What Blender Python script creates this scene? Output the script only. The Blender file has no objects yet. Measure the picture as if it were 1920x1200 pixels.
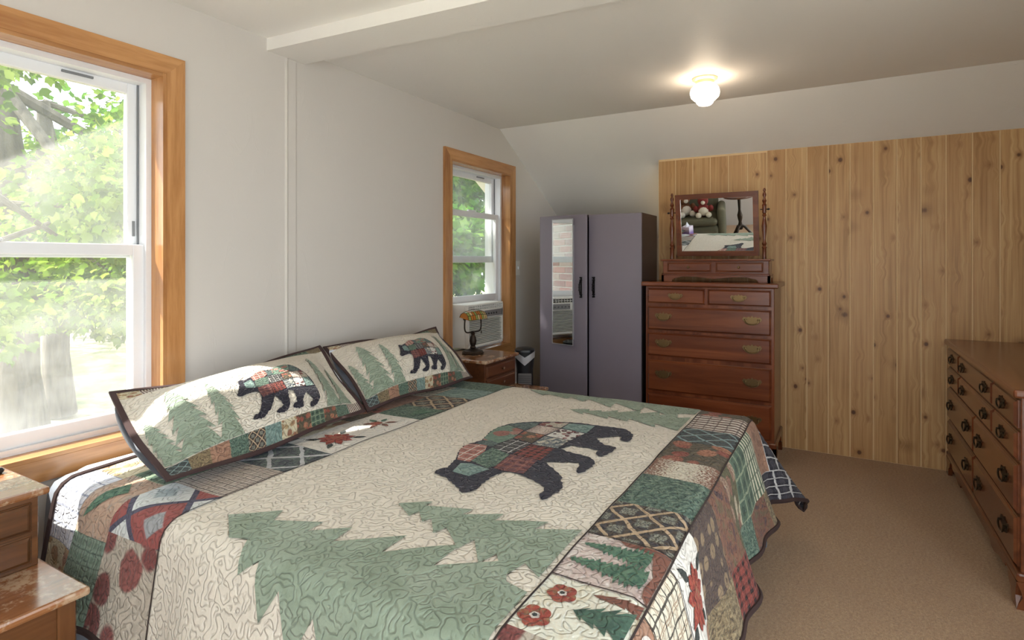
import bpy, bmesh, math, random
import numpy as np
from mathutils import Vector, Matrix, noise as mnoise
from mathutils.geometry import delaunay_2d_cdt
random.seed(7)
PI = math.pi
SC = bpy.context.scene
COL = SC.collection
CAMZ = 1.267

# ------------------------------------------------------------------ camera
cam = bpy.data.cameras.new('camera'); camo = bpy.data.objects.new('camera', cam); COL.objects.link(camo)
F_PX, HOR = 1075.0, 490.0
cam.sensor_width = 36.0; cam.lens = 36.0*F_PX/1920.0
cam.shift_y = -(600.0-HOR)/1920.0
cam.clip_start = 0.02; cam.clip_end = 300
camo.location = (0, 0, CAMZ)
camo.rotation_euler = (PI/2, 0, math.radians(29.65)-PI/2)
SC.camera = camo
# ------------------------------------------------------------------ world, sun, exposure
wd = bpy.data.worlds.new('world'); SC.world = wd; wd.use_nodes = True
bg = wd.node_tree.nodes['Background']
bg.inputs[0].default_value = (0.86, 0.93, 1.0, 1); bg.inputs[1].default_value = 5.0
sun = bpy.data.lights.new('sun', 'SUN'); suno = bpy.data.objects.new('sun', sun); COL.objects.link(suno)
sun.energy = 20.0; sun.angle = math.radians(0.6); sun.color = (1.0, 0.95, 0.86)
SUN_DIR = Vector((0.74, -1.0, -1.47)).normalized()
suno.rotation_euler = SUN_DIR.to_track_quat('-Z', 'Y').to_euler()
suno.location = (-3, 6, 8)
SC.view_settings.view_transform = 'Standard'; SC.view_settings.look = 'None'
SC.view_settings.gamma = 1.0; SC.view_settings.use_curve_mapping = False
SC.view_settings.exposure = -0.12
SC.cycles.max_bounces = 10; SC.cycles.diffuse_bounces = 6; SC.cycles.glossy_bounces = 4
SC.cycles.transparent_max_bounces = 16
SC.cycles.sample_clamp_indirect = 6.0
SC.cycles.caustics_reflective = False; SC.cycles.caustics_refractive = False

def portal(name, loc, rot, sx, sy):
    l = bpy.data.lights.new(name, 'AREA'); l.shape = 'RECTANGLE'; l.size = sx; l.size_y = sy
    l.cycles.is_portal = True
    o = bpy.data.objects.new(name, l); COL.objects.link(o); o.location = loc; o.rotation_euler = rot
    return o

# ------------------------------------------------------------------ node helpers
def lin(c):
    def f(v):
        v /= 255.0
        return v/12.92 if v <= 0.04045 else ((v+0.055)/1.055)**2.4
    return (f(c[0]), f(c[1]), f(c[2]), 1.0)

class NT:
    def __init__(s, name):
        s.m = bpy.data.materials.new(name); s.m.use_nodes = True
        s.t = s.m.node_tree; s.n = s.t.nodes; s.l = s.t.links
        s.b = s.n['Principled BSDF']; s.out = s.n['Material Output']
    def new(s, typ, **kw):
        nd = s.n.new(typ)
        for k, v in kw.items(): setattr(nd, k, v)
        return nd
    def put(s, sock, v):
        if v is None: return
        if isinstance(v, bpy.types.NodeSocket): s.l.new(v, sock)
        elif isinstance(v, (tuple, list)):
            d = len(sock.default_value)
            sock.default_value = tuple(v)[:d] if len(v) >= d else tuple(v)+(1.0,)*(d-len(v))
        else: sock.default_value = v
    def math(s, op, a, b=None, c=None):
        nd = s.new('ShaderNodeMath', operation=op)
        s.put(nd.inputs[0], a); s.put(nd.inputs[1], b); s.put(nd.inputs[2], c)
        return nd.outputs[0]
    def mix(s, f, a, b, typ='MIX'):
        nd = s.new('ShaderNodeMix', data_type='RGBA', blend_type=typ)
        s.put(nd.inputs[0], f); s.put(nd.inputs[6], a); s.put(nd.inputs[7], b)
        return nd.outputs[2]
    def ramp(s, f, stops):
        nd = s.new('ShaderNodeValToRGB'); s.put(nd.inputs[0], f)
        e = nd.color_ramp.elements
        while len(e) < len(stops): e.new(0.5)
        for i, (p, c) in enumerate(stops):
            e[i].position = p; e[i].color = c if len(c) == 4 else tuple(c)+(1,)
        return nd.outputs[0]
    def step(s, f, lo, hi):
        nd = s.new('ShaderNodeMapRange', interpolation_type='SMOOTHSTEP')
        s.put(nd.inputs[0], f); s.put(nd.inputs[1], lo); s.put(nd.inputs[2], hi)
        return nd.outputs[0]
    def vmap(s, v, scale=(1, 1, 1), loc=(0, 0, 0), rot=(0, 0, 0)):
        nd = s.new('ShaderNodeMapping'); s.put(nd.inputs[0], v)
        nd.inputs[1].default_value = loc; nd.inputs[2].default_value = rot; nd.inputs[3].default_value = scale
        return nd.outputs[0]
    def noise(s, v, scale, detail=2.0, rough=0.5, dist=0.0, color=False):
        nd = s.new('ShaderNodeTexNoise'); s.put(nd.inputs['Vector'], v); nd.inputs['Scale'].default_value = scale
        nd.inputs['Detail'].default_value = detail; nd.inputs['Roughness'].default_value = rough
        nd.inputs['Distortion'].default_value = dist
        return nd.outputs['Color'] if color else nd.outputs['Fac']
    def voro(s, v, scale, feat='F1', rnd=1.0):
        nd = s.new('ShaderNodeTexVoronoi', feature=feat); s.put(nd.inputs['Vector'], v)
        nd.inputs['Scale'].default_value = scale; nd.inputs['Randomness'].default_value = rnd
        return nd
    def obj(s): return s.new('ShaderNodeTexCoord').outputs['Object']
    def objrnd(s, k=10.0):
        """object coordinates shifted by the object's own random number"""
        r = s.new('ShaderNodeObjectInfo').outputs['Random']
        nd = s.new('ShaderNodeVectorMath', operation='ADD'); s.put(nd.inputs[0], s.obj())
        cb = s.new('ShaderNodeCombineXYZ'); q = s.math('MULTIPLY', r, k)
        for i in range(3): s.l.new(q, cb.inputs[i])
        s.l.new(cb.outputs[0], nd.inputs[1])
        return nd.outputs[0], r
    def uv(s, name):
        nd = s.new('ShaderNodeUVMap'); nd.uv_map = name; return nd.outputs[0]
    def sep(s, v):
        nd = s.new('ShaderNodeSeparateXYZ'); s.put(nd.inputs[0], v); return nd.outputs[0], nd.outputs[1], nd.outputs[2]
    def bump(s, h, strength=0.3, dist=0.002):
        nd = s.new('ShaderNodeBump'); s.put(nd.inputs['Height'], h)
        nd.inputs['Strength'].default_value = strength; nd.inputs['Distance'].default_value = dist
        s.l.new(nd.outputs[0], s.b.inputs['Normal'])
    def col(s, c): s.put(s.b.inputs['Base Color'], c)
    def rough(s, r): s.put(s.b.inputs['Roughness'], r)
    def spec(s, v): s.b.inputs['Specular IOR Level'].default_value = v
    def metal(s, v): s.b.inputs['Metallic'].default_value = v

def plain(name, c, rough=0.5, metal=0.0, spec=0.5, vary=0.06):
    k = NT(name); cc = lin(c)
    n = k.noise(k.obj(), 18, 3)
    k.col(k.mix(k.math('MULTIPLY', n, vary*2), cc, tuple(v*0.6 for v in cc[:3])+(1,)))
    k.rough(rough); k.metal(metal); k.spec(spec)
    return k.m

def wood(name, dark, light, axis='X', rough=0.35, fine=1.0, spec=0.5, coat=0.0, worn=None):
    k = NT(name); v, r = k.objrnd()
    sc = {'X': (1.2, 14, 14), 'Y': (14, 1.2, 14), 'Z': (14, 14, 1.2)}[axis]
    a = k.noise(k.vmap(v, sc), 1.0, 5, 0.55, 0.6)
    b = k.noise(k.vmap(v, tuple(q*6 for q in sc)), 1.0, 3, 0.6)
    g = k.math('ADD', k.math('MULTIPLY', a, 0.75), k.math('MULTIPLY', b, 0.25*fine))
    d, li = lin(dark), lin(light)
    c = k.ramp(g, [(0.34, d), (0.62, li)])
    c = k.mix(k.math('MULTIPLY', k.math('SUBTRACT', r, 0.5), 0.25), c, (0.02, 0.01, 0.0, 1))
    if worn is not None:
        w = k.noise(k.obj(), 6, 6, 0.65)
        w2 = k.noise(k.obj(), 60, 4, 0.7)
        m = k.step(k.math('ADD', k.math('MULTIPLY', w, 0.7), k.math('MULTIPLY', w2, 0.3)), 0.48, 0.56)
        c = k.mix(k.math('MULTIPLY', m, 0.75), c, lin(worn))
    k.col(c); k.rough(k.math('ADD', rough-0.06, k.math('MULTIPLY', b, 0.04))); k.spec(spec)
    k.b.inputs['Coat Weight'].default_value = coat; k.b.inputs['Coat Roughness'].default_value = 0.2
    k.bump(b, 0.02, 0.001)
    return k.m

def pine_board():
    k = NT('knotty_pine'); v, r = k.objrnd(23.0)
    warp = k.noise(k.vmap(v, (3, 3, 2.0)), 1.0, 2)
    vo = k.voro(k.vmap(v, (0.0, 10.0, 8.5)), 1.0, rnd=1.0)
    kd = vo.outputs['Distance']; rn = k.sep(vo.outputs['Color'])[0]
    # grain bends round the knots
    x, y, z = k.sep(v)
    bend = k.math('MULTIPLY', k.step(kd, 0.45, 0.0), 0.02)
    yy = k.math('ADD', k.math('ADD', y, bend), k.math('MULTIPLY', warp, 0.008))
    cb = k.new('ShaderNodeCombineXYZ'); k.put(cb.inputs[0], x); k.put(cb.inputs[1], yy); k.put(cb.inputs[2], z)
    g = k.noise(k.vmap(cb.outputs[0], (2, 60, 1.4)), 1.0, 4, 0.6)
    f = k.noise(k.vmap(cb.outputs[0], (2, 260, 6)), 1.0, 3, 0.6)
    c = k.ramp(g, [(0.30, lin((162, 122, 76))), (0.5, lin((194, 154, 104))), (0.72, lin((212, 178, 130)))])
    c = k.mix(k.math('MULTIPLY', k.step(f, 0.45, 0.75), 0.18), c, lin((222, 192, 142)))
    tone = k.noise(k.vmap(v, (1, 2, 0.8)), 1.3, 3, 0.6)
    c = k.mix(k.math('MULTIPLY', k.step(tone, 0.45, 0.72), 0.42), c, lin((150, 104, 58)))
    c = k.mix(k.math('MULTIPLY', r, 0.30), c, lin((176, 128, 82)))
    halo = k.math('MULTIPLY', k.step(kd, 0.34, 0.06), 0.6)
    on = k.step(rn, 0.40, 0.42)
    c = k.mix(k.math('MULTIPLY', halo, on), c, lin((140, 92, 48)))
    core = k.math('MULTIPLY', k.step(k.math('ADD', kd, k.math('MULTIPLY', f, 0.05)), 0.18, 0.10), on)
    c = k.mix(k.math('MULTIPLY', core, 0.9), c, lin((88, 52, 28)))
    vb = k.voro(k.vmap(v, (0.0, 4.2, 4.6), (0, 1.7, 2.3)), 1.0); bd_ = vb.outputs['Distance']; bo = k.step(k.sep(vb.outputs['Color'])[1], 0.55, 0.57)
    bx_ = k.math('ADD', bd_, k.math('MULTIPLY', k.math('SUBTRACT', f, 0.5), 0.10))
    c = k.mix(k.math('MULTIPLY', k.math('MULTIPLY', k.step(bx_, 0.30, 0.06), 0.55), bo), c, lin((136, 94, 54)))
    c = k.mix(k.math('MULTIPLY', k.math('MULTIPLY', k.step(bx_, 0.115, 0.06), 0.85), bo), c, lin((92, 58, 34)))
    k.col(c); k.rough(0.42); k.spec(0.4)
    k.bump(k.math('SUBTRACT', f, k.math('MULTIPLY', core, 0.6)), 0.15, 0.0015)
    return k.m

def plaster(name, c, bumpy=0.25, scale=9):
    k = NT(name); o = k.obj(); cc = lin(c)
    n1 = k.noise(o, scale, 4, 0.6); n2 = k.noise(o, 1.3, 2)
    k.col(k.mix(k.math('MULTIPLY', k.step(n2, 0.3, 0.7), 0.10), cc, tuple(v*0.82 for v in cc[:3])+(1,)))
    n3 = k.noise(o, 70, 3)
    trowel = k.step(k.noise(k.vmap(o, (3, 3, 1.2)), 3.0, 4, 0.7, 1.5), 0.58, 0.66)
    k.rough(0.55); k.spec(0.25)
    k.bump(k.math('ADD', k.math('ADD', n1, k.math('MULTIPLY', n3, 0.12)), k.math('MULTIPLY', trowel, 0.35)), bumpy, 0.004)
    return k.m

def carpet():
    k = NT('beige_carpet'); o = k.obj()
    a = k.noise(o, 260, 3, 0.7); b = k.noise(o, 2.2, 4, 0.6); d = k.noise(o, 35, 4, 0.7); e = k.noise(o, 90, 3, 0.7)
    c = k.ramp(k.math('ADD', k.math('MULTIPLY', a, 0.55), k.math('MULTIPLY', e, 0.45)), [(0.30, lin((126, 94, 64))), (0.52, lin((184, 150, 114))), (0.74, lin((220, 190, 152)))])
    c = k.mix(k.math('MULTIPLY', k.step(b, 0.35, 0.75), 0.25), c, lin((154, 116, 88)))
    c = k.mix(k.math('MULTIPLY', k.step(d, 0.5, 0.75), 0.25), c, lin((150, 112, 86)))
    k.col(c); k.rough(0.95); k.spec(0.1)
    k.b.inputs['Sheen Weight'].default_value = 0.25
    k.bump(k.math('ADD', k.math('ADD', a, e), k.math('MULTIPLY', d, 1.0)), 0.8, 0.006)
    return k.m

# quilting relief: a wandering stitch line (an iso-line of noise) with puffs between
def quilt_relief(k, strength=0.9, scale=24.0, thread=None, colour=None):
    cl = k.uv('cloth')
    n = k.noise(cl, scale, 0.0, 0.5, 0.4)
    am = k.math('MULTIPLY', k.math('ABSOLUTE', k.math('SUBTRACT', k.math('FRACT', k.math('MULTIPLY', n, 3.0)), 0.5)), 0.333)
    h = k.math('POWER', k.step(am, 0.0, 0.10), 0.6)
    fine = k.noise(cl, scale*5, 2)
    h2 = k.math('ADD', h, k.math('MULTIPLY', fine, 0.18))
    k.bump(h2, strength, 0.007)
    k.rough(0.85); k.spec(0.15); k.b.inputs['Sheen Weight'].default_value = 0.1
    if thread is not None:
        m = k.step(am, 0.012, 0.005)
        colour = k.mix(k.math('MULTIPLY', m, 0.55), colour, lin(thread))
    k.col(colour)
    return k.m

_pm = {}
def cloth_mat(kind, cols, n=4.0, thread=None, strength=0.68, qs=42.0):
    key = (kind, tuple(cols), n, thread, strength)
    if key in _pm: return _pm[key]
    k = NT('quilt_'+kind)
    C = [lin(c) for c in cols]
    p = k.uv('patch'); u, v, _ = k.sep(p)
    w = k.noise(p, 3.0, 2, color=True)
    fr = lambda q: k.math('FRACT', q)
    def line(q, width):   # lines at integers
        return k.math('LESS_THAN', k.math('ABSOLUTE', k.math('SUBTRACT', fr(q), 0.5)), width)
    wob = k.math('MULTIPLY', k.math('SUBTRACT', k.noise(p, 5.0, 2), 0.5), 0.06)
    uu = k.math('ADD', u, wob); vv = k.math('ADD', v, k.math('MULTIPLY', wob, -1.0))
    grit = k.noise(p, 40, 3, 0.7)
    if kind == 'plain':
        c = k.mix(k.math('MULTIPLY', grit, 0.12), C[0], C[1] if len(C) > 1 else C[0])
    elif kind == 'plaid':
        bu = line(k.math('MULTIPLY', uu, n), 0.20); bv = line(k.math('MULTIPLY', vv, n), 0.20)
        c = k.mix(k.math('MULTIPLY', k.math('ADD', bu, bv), 0.48), C[0], C[1])
        tu = line(k.math('ADD', k.math('MULTIPLY', uu, n*1.0), 0.5), 0.06); tv = line(k.math('ADD', k.math('MULTIPLY', vv, n*1.0), 0.5), 0.06)
        c = k.mix(k.math('MULTIPLY', k.math('MAXIMUM', tu, tv), 0.8), c, C[2])
    elif kind == 'stripe':
        bu = line(k.math('MULTIPLY', uu, n), 0.24); c = k.mix(bu, C[0], C[1])
        tv = line(k.math('MULTIPLY', vv, n*0.7), 0.07); c = k.mix(k.math('MULTIPLY', tv, 0.6), c, C[2])
    elif kind == 'lattice':
        a = k.math('ADD', uu, vv); b = k.math('SUBTRACT', uu, vv)
        base = k.mix(k.step(k.noise(p, 14, 3), 0.4, 0.6), C[0], C[2])
        an, bn = k.math('MULTIPLY', a, n*0.5), k.math('MULTIPLY', b, n*0.5)
        da = k.math('ABSOLUTE', k.math('SUBTRACT', fr(k.math('ADD', an, 0.5)), 0.5)); db = k.math('ABSOLUTE', k.math('SUBTRACT', fr(k.math('ADD', bn, 0.5)), 0.5))
        fl = k.step(k.math('ADD', da, db), 0.42, 0.30)
        base = k.mix(k.math('MULTIPLY', fl, k.step(grit, 0.42, 0.55)), base, C[3] if len(C) > 3 else C[2])
        c = k.mix(k.math('MAXIMUM', line(an, 0.07), line(bn, 0.07)), base, C[1])
    elif kind == 'window':   # thin grid lines with a finer second grid
        gu = k.math('MAXIMUM', line(k.math('MULTIPLY', uu, n), 0.05), line(k.math('MULTIPLY', vv, n), 0.05))
        g2 = k.math('MAXIMUM', line(k.math('ADD', k.math('MULTIPLY', uu, n), 0.42), 0.035), line(k.math('ADD', k.math('MULTIPLY', vv, n), 0.42), 0.035))
        g3 = k.math('MAXIMUM', line(k.math('ADD', k.math('MULTIPLY', uu, n), 0.55), 0.03), line(k.math('ADD', k.math('MULTIPLY', vv, n), 0.55), 0.03))
        c = k.mix(k.math('MULTIPLY', k.math('MAXIMUM', g2, g3), 0.7), C[0], C[2]); c = k.mix(k.math('MULTIPLY', gu, 0.9), c, C[1])
    elif kind == 'floral':
        nd = k.new('ShaderNodeVectorMath', operation='MULTIPLY_ADD'); k.put(nd.inputs[0], w); nd.inputs[1].default_value = (0.16, 0.16, 0); k.l.new(p, nd.inputs[2])
        vo = k.voro(nd.outputs[0], n, rnd=0.8); d = vo.outputs['Distance']; rc = k.sep(vo.outputs['Color'])[0]
        base = k.mix(k.step(k.noise(p, 9, 4, 0.7), 0.4, 0.6), C[0], C[3])
        pet = k.mix(rc, C[1], C[2])
        pet = k.mix(k.math('MULTIPLY', k.step(k.noise(p, 22, 3), 0.45, 0.6), 0.5), pet, tuple(q*0.45 for q in C[1][:3])+(1,))
        c = k.mix(k.step(d, 0.52, 0.44), base, pet); c = k.mix(k.step(d, 0.13, 0.08), c, C[4] if len(C) > 4 else C[0])
    elif kind == 'leafy':
        g = k.noise(p, n, 4, 0.75, 0.8)
        c = k.ramp(g, [(0.36, C[0]), (0.48, C[1]), (0.60, C[2])])
    elif kind == 'speckle':
        g = k.noise(p, n, 4, 0.8)
        edge = k.math('MULTIPLY', k.math('ABSOLUTE', k.math('SUBTRACT', v, 0.5)), 0.35)
        c = k.mix(k.step(k.math('ADD', g, edge), 0.56, 0.64), C[0], C[1])
    elif kind == 'dots':
        vo = k.voro(p, n, rnd=0.4); d = vo.outputs['Distance']
        base = k.mix(k.step(grit, 0.4, 0.6), C[0], C[3]); c = k.mix(k.step(d, 0.40, 0.33), base, C[1]); c = k.mix(k.step(d, 0.16, 0.10), c, C[2])
    elif kind == 'diamond':
        a = k.math('ADD', u, v); b = k.math('SUBTRACT', u, v)
        an, bn = k.math('MULTIPLY', a, n*0.5), k.math('ADD', k.math('MULTIPLY', b, n*0.5), 0.5)
        fa, fb = k.math('FLOOR', an), k.math('FLOOR', bn)
        par = k.math('ABSOLUTE', k.math('MODULO', k.math('ADD', fa, fb), 2.0))
        c = k.mix(par, C[0], C[1])
        ca = k.math('ABSOLUTE', k.math('SUBTRACT', fr(an), 0.5)); cb = k.math('ABSOLUTE', k.math('SUBTRACT', fr(bn), 0.5))
        inn = k.step(k.math('MAXIMUM', ca, cb), 0.2, 0.16); c = k.mix(k.math('MULTIPLY', inn, 0.8), c, C[3])
        c = k.mix(k.math('MAXIMUM', line(k.math('ADD', an, 0.5), 0.05), line(k.math('ADD', bn, 0.5), 0.05)), c, C[2])
    c = k.mix(k.math('MULTIPLY', k.step(grit, 0.35, 0.8), 0.10), c, (0.03, 0.03, 0.03, 1))
    m = quilt_relief(k, strength, qs, thread, c)
    _pm[key] = m
    return m

def glass_mat():
    k = NT('dusty_window_glass')
    tr = k.new('ShaderNodeBsdfTransparent'); tr.inputs[0].default_value = (0.97, 0.98, 0.97, 1)
    tl = k.new('ShaderNodeBsdfTranslucent'); tl.inputs[0].default_value = (0.95, 0.95, 0.95, 1)
    gl = k.new('ShaderNodeBsdfGlossy'); gl.inputs['Roughness'].default_value = 0.02
    lw = k.new('ShaderNodeLayerWeight'); fr = k.math('ADD', 0.02, k.math('MULTIPLY', k.math('POWER', lw.outputs['Facing'], 5.0), 0.5))
    smear = k.step(k.noise(k.obj(), 5, 4, 0.6), 0.3, 0.8)
    fac = k.math('ADD', 0.052, k.math('MULTIPLY', smear, 0.058))
    a = k.new('ShaderNodeMixShader'); k.put(a.inputs[0], fac); k.l.new(tr.outputs[0], a.inputs[1]); k.l.new(tl.outputs[0], a.inputs[2])
    b = k.new('ShaderNodeMixShader'); k.put(b.inputs[0], fr); k.l.new(a.outputs[0], b.inputs[1]); k.l.new(gl.outputs[0], b.inputs[2])
    k.l.new(b.outputs[0], k.out.inputs[0])
    return k.m

def leaf_mat(name, c1, c2, c3):
    k = NT(name)
    at = k.new('ShaderNodeAttribute'); at.attribute_name = 'leaf'; r = k.sep(at.outputs['Color'])[0]
    c = k.ramp(r, [(0.0, lin(c1)), (0.5, lin(c2)), (1.0, lin(c3))])
    n = k.noise(k.obj(), 30, 2); c = k.mix(k.math('MULTIPLY', n, 0.2), c, (0.01, 0.03, 0.0, 1))
    df = k.new('ShaderNodeBsdfDiffuse'); k.put(df.inputs[0], c)
    tl = k.new('ShaderNodeBsdfTranslucent'); k.put(tl.inputs[0], c)
    mx = k.new('ShaderNodeMixShader'); mx.inputs[0].default_value = 0.4
    k.l.new(df.outputs[0], mx.inputs[1]); k.l.new(tl.outputs[0], mx.inputs[2]); k.l.new(mx.outputs[0], k.out.inputs[0])
    return k.m

M = {}
M['wall'] = plaster('warm_white_wall_paint', (203, 198, 193), 0.22, 5)
M['ceil'] = plaster('white_ceiling_paint', (238, 236, 233), 0.3, 7)
M['carpet'] = carpet()
M['pine'] = pine_board()
M['pine_raw'] = plain('raw_pine', (224, 194, 148), 0.6)
M['oak'] = {a: wood('honey_casing_'+a, (150, 98, 54), (196, 144, 92), a, 0.3, coat=0.2) for a in 'XYZ'}
M['vinyl'] = plain('white_vinyl', (226, 228, 232), 0.35)
M['vinyl_grey'] = plain('grey_gasket', (120, 122, 126), 0.5)
M['glass'] = glass_mat()
M['cherry'] = {a: wood('cherry_'+a, (96, 46, 24), (136, 74, 42), a, 0.3, 0.25, coat=0.25) for a in 'XYZ'}
M['maple'] = {a: wood('brown_maple_'+a, (98, 52, 30), (134, 78, 46), a, 0.28, 0.2, coat=0.3) for a in 'XYZ'}
M['stand'] = {a: wood('nightstand_wood_'+a, (82, 50, 26), (118, 76, 44), a, 0.3, 0.8, coat=0.15) for a in 'XYZ'}
M['stand_top'] = wood('worn_nightstand_top', (118, 70, 38), (160, 108, 68), 'X', 0.22, 1.0, coat=0.5, worn=(196, 170, 142))
M['stand_dark'] = {a: wood('dark_nightstand_wood_'+a, (74, 40, 22), (112, 66, 38), a, 0.35, 0.8) for a in 'XYZ'}
M['brass'] = plain('antique_brass', (124, 100, 68), 0.35, 0.9)
M['dark_brass'] = plain('dark_brass', (58, 48, 34), 0.4, 0.85)
M['bronze'] = plain('bronze', (56, 46, 38), 0.42, 0.7)
M['iron'] = plain('black_iron', (22, 20, 22), 0.4, 0.6)
M['mirror'] = plain('mirror_glass', (232, 234, 234), 0.0, 1.0, vary=0.0)
M['ward'] = plain('slate_purple_laminate', (128, 120, 132), 0.3, 0.0, 0.5, 0.04)
M['ward_side'] = plain('dark_laminate', (70, 58, 56), 0.4)
M['white_plastic'] = plain('white_plastic', (222, 220, 214), 0.4)
M['grey_plastic'] = plain('grey_plastic', (120, 116, 116), 0.45)
M['silver'] = plain('silver_plastic', (188, 188, 192), 0.28, 0.6)
M['black_plastic'] = plain('black_plastic', (26, 26, 30), 0.35)
M['sheet'] = plain('white_cotton', (218, 222, 232), 0.9, vary=0.1)
M['skirt'] = plain('grey_blue_cotton', (128, 134, 146), 0.9, vary=0.15)
M['binding'] = cloth_mat('plain', [(58, 38, 36), (40, 26, 26)], strength=0.3)
M['cream'] = cloth_mat('plain', [(222, 214, 201), (202, 193, 178)])
M['sage'] = cloth_mat('leafy', [(134, 148, 130), (146, 160, 143), (156, 168, 152)], 3.0)
M['bear'] = cloth_mat('plain', [(44, 42, 54), (32, 30, 40)], thread=(150, 146, 156))
M['seam'] = plain('seam_thread', (52, 40, 38), 0.9)

# ------------------------------------------------------------------ mesh helpers
def tag(o, label=None, cat=None, group=None, kind=None):
    if label: o['label'] = label
    if cat: o['category'] = cat
    if group: o['group'] = group
    if kind: o['kind'] = kind
    return o
def empty(name, loc=(0, 0, 0), rz=0.0):
    o = bpy.data.objects.new(name, None); COL.objects.link(o); o.location = loc; o.rotation_euler = (0, 0, rz)
    o.empty_display_size = 0.05
    return o
def thing(name, label, cat, loc=(0, 0, 0), rz=0.0, group=None):
    return tag(empty(name, loc, rz), label, cat, group)
def link(name, me, mat, parent=None):
    o = bpy.data.objects.new(name, me); COL.objects.link(o)
    if mat is not None and not me.materials: me.materials.append(mat)
    if parent is not None: o.parent = parent
    return o

class MB:
    def __init__(s): s.bm = bmesh.new()
    def box(s, a, b, bev=0.0, rot=None, seg=1):
        a, b = Vector(a), Vector(b); c = (a+b)/2; d = b-a
        r = bmesh.ops.create_cube(s.bm, size=1.0); vs = r['verts']
        for v in vs: v.co = Vector((v.co.x*d.x, v.co.y*d.y, v.co.z*d.z))
        if bev > 0:
            es = list({e for v in vs for e in v.link_edges})
            r2 = bmesh.ops.bevel(s.bm, geom=es, offset=min(bev, 0.45*min(abs(d.x), abs(d.y), abs(d.z))), segments=seg, affect='EDGES', profile=0.5)
            vs = r2['verts'] if r2['verts'] else vs
            vs = list({v for f in r2['faces'] for v in f.verts} | set(v for v in vs if v.is_valid))
            # collect the whole island
            seen = set(vs); st = list(vs)
            while st:
                q = st.pop()
                for e in q.link_edges:
                    w = e.other_vert(q)
                    if w not in seen: seen.add(w); st.append(w)
            vs = list(seen)
        for v in vs: v.co = (rot @ v.co if rot else v.co) + c
        return s
    def tube(s, pts, r, n=8, closed=False):
        pts = [Vector(p) for p in pts]; m = len(pts)
        rs = r if isinstance(r, (list, tuple)) else [r]*m
        rings = []; up = None
        for i, p in enumerate(pts):
            if closed: t = pts[(i+1) % m]-pts[i-1]
            else: t = pts[min(i+1, m-1)]-pts[max(i-1, 0)]
            t.normalize()
            if up is None:
                up = Vector((0, 0, 1)) if abs(t.z) < 0.9 else Vector((1, 0, 0))
            x = t.cross(up).normalized(); y = x.cross(t).normalized(); up = y
            rings.append([s.bm.verts.new(p+(x*math.cos(2*PI*k/n)+y*math.sin(2*PI*k/n))*rs[i]) for k in range(n)])
        for i in range(m if closed else m-1):
            A, B = rings[i], rings[(i+1) % m]
            for k in range(n): s.bm.faces.new((A[k], A[(k+1) % n], B[(k+1) % n], B[k]))
        if not closed:
            s.bm.faces.new(rings[0]); s.bm.faces.new(list(reversed(rings[-1])))
        return s
    def lathe(s, prof, c=(0, 0, 0), n=20, sx=1.0, sy=1.0):
        c = Vector(c); rings = []
        for r, z in prof:
            rings.append([s.bm.verts.new(c+Vector((r*sx*math.cos(2*PI*k/n), r*sy*math.sin(2*PI*k/n), z))) for k in range(n)])
        for A, B in zip(rings, rings[1:]):
            for k in range(n): s.bm.faces.new((A[k], A[(k+1) % n], B[(k+1) % n], B[k]))
        s.bm.faces.new(list(reversed(rings[0]))); s.bm.faces.new(rings[-1])
        return s
    def prism(s, poly, d0, d1, plane='XZ'):
        def P(p, d): return {'XZ': (p[0], d, p[1]), 'YZ': (d, p[0], p[1]), 'XY': (p[0], p[1], d)}[plane]
        A = [s.bm.verts.new(P(p, d0)) for p in poly]; B = [s.bm.verts.new(P(p, d1)) for p in poly]
        n = len(poly)
        s.bm.faces.new(A); s.bm.faces.new(list(reversed(B)))
        for i in range(n): s.bm.faces.new((A[i], B[i], B[(i+1) % n], A[(i+1) % n]))
        return s
    def mesh(s, name, smooth=False):
        bmesh.ops.recalc_face_normals(s.bm, faces=s.bm.faces[:])
        me = bpy.data.meshes.new(name); s.bm.to_mesh(me); s.bm.free()
        if smooth:
            me.polygons.foreach_set('use_smooth', [True]*len(me.polygons))
            try: me.set_sharp_from_angle(angle=math.radians(40))
            except Exception: pass
        return me
    def build(s, name, mat, parent=None, smooth=False):
        return link(name, s.mesh(name, smooth), mat, parent)

def box(name, a, b, mat, parent=None, bev=0.0, rot=None):
    return MB().box(a, b, bev, rot).build(name, mat, parent)
def struct(o, label=None): return tag(o, label, kind='structure')
def smoothcurve(pts, n=6):
    pts = [Vector(p) for p in pts]; out = []
    for i in range(len(pts)-1):
        p0, p1, p2, p3 = pts[max(i-1, 0)], pts[i], pts[i+1], pts[min(i+2, len(pts)-1)]
        for j in range(n):
            t = j/n
            out.append(0.5*((2*p1)+(p2-p0)*t+(2*p0-5*p1+4*p2-p3)*t*t+(3*p1-p0-3*p2+p3)*t**3))
    out.append(pts[-1]); return out

# ================================================================== THE SETTING
W = 2.3          # window wall, inner face
WO = 2.5         # outer face
P = 4.31         # panelled wall, face of the boards
XB = -1.75       # wall behind the camera
YR = -1.14       # wall on the right
CE = 2.3         # flat ceiling
XK = 3.847; SL = -0.574   # where the ceiling starts to slope, and how
XE = 5.35
def zs(x): return CE+SL*(x-XK)

fl = box('floor', (XB-.1, YR-.1, -0.12), (XE, WO, 0.0), M['carpet']); struct(fl, 'beige cut-pile carpet covering the bedroom floor')
c1 = box('ceiling', (XB-.1, YR-.1, CE), (XK, WO, CE+0.12), M['ceil']); struct(c1, 'flat white ceiling')
c2 = MB().prism([(XK, CE), (XE, zs(XE)), (XE, zs(XE)+.13), (XK, CE+.12)], YR-.1, WO).build('ceiling', M['ceil']); struct(c2, 'white sloping ceiling above the wardrobe and pine wall')
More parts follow.
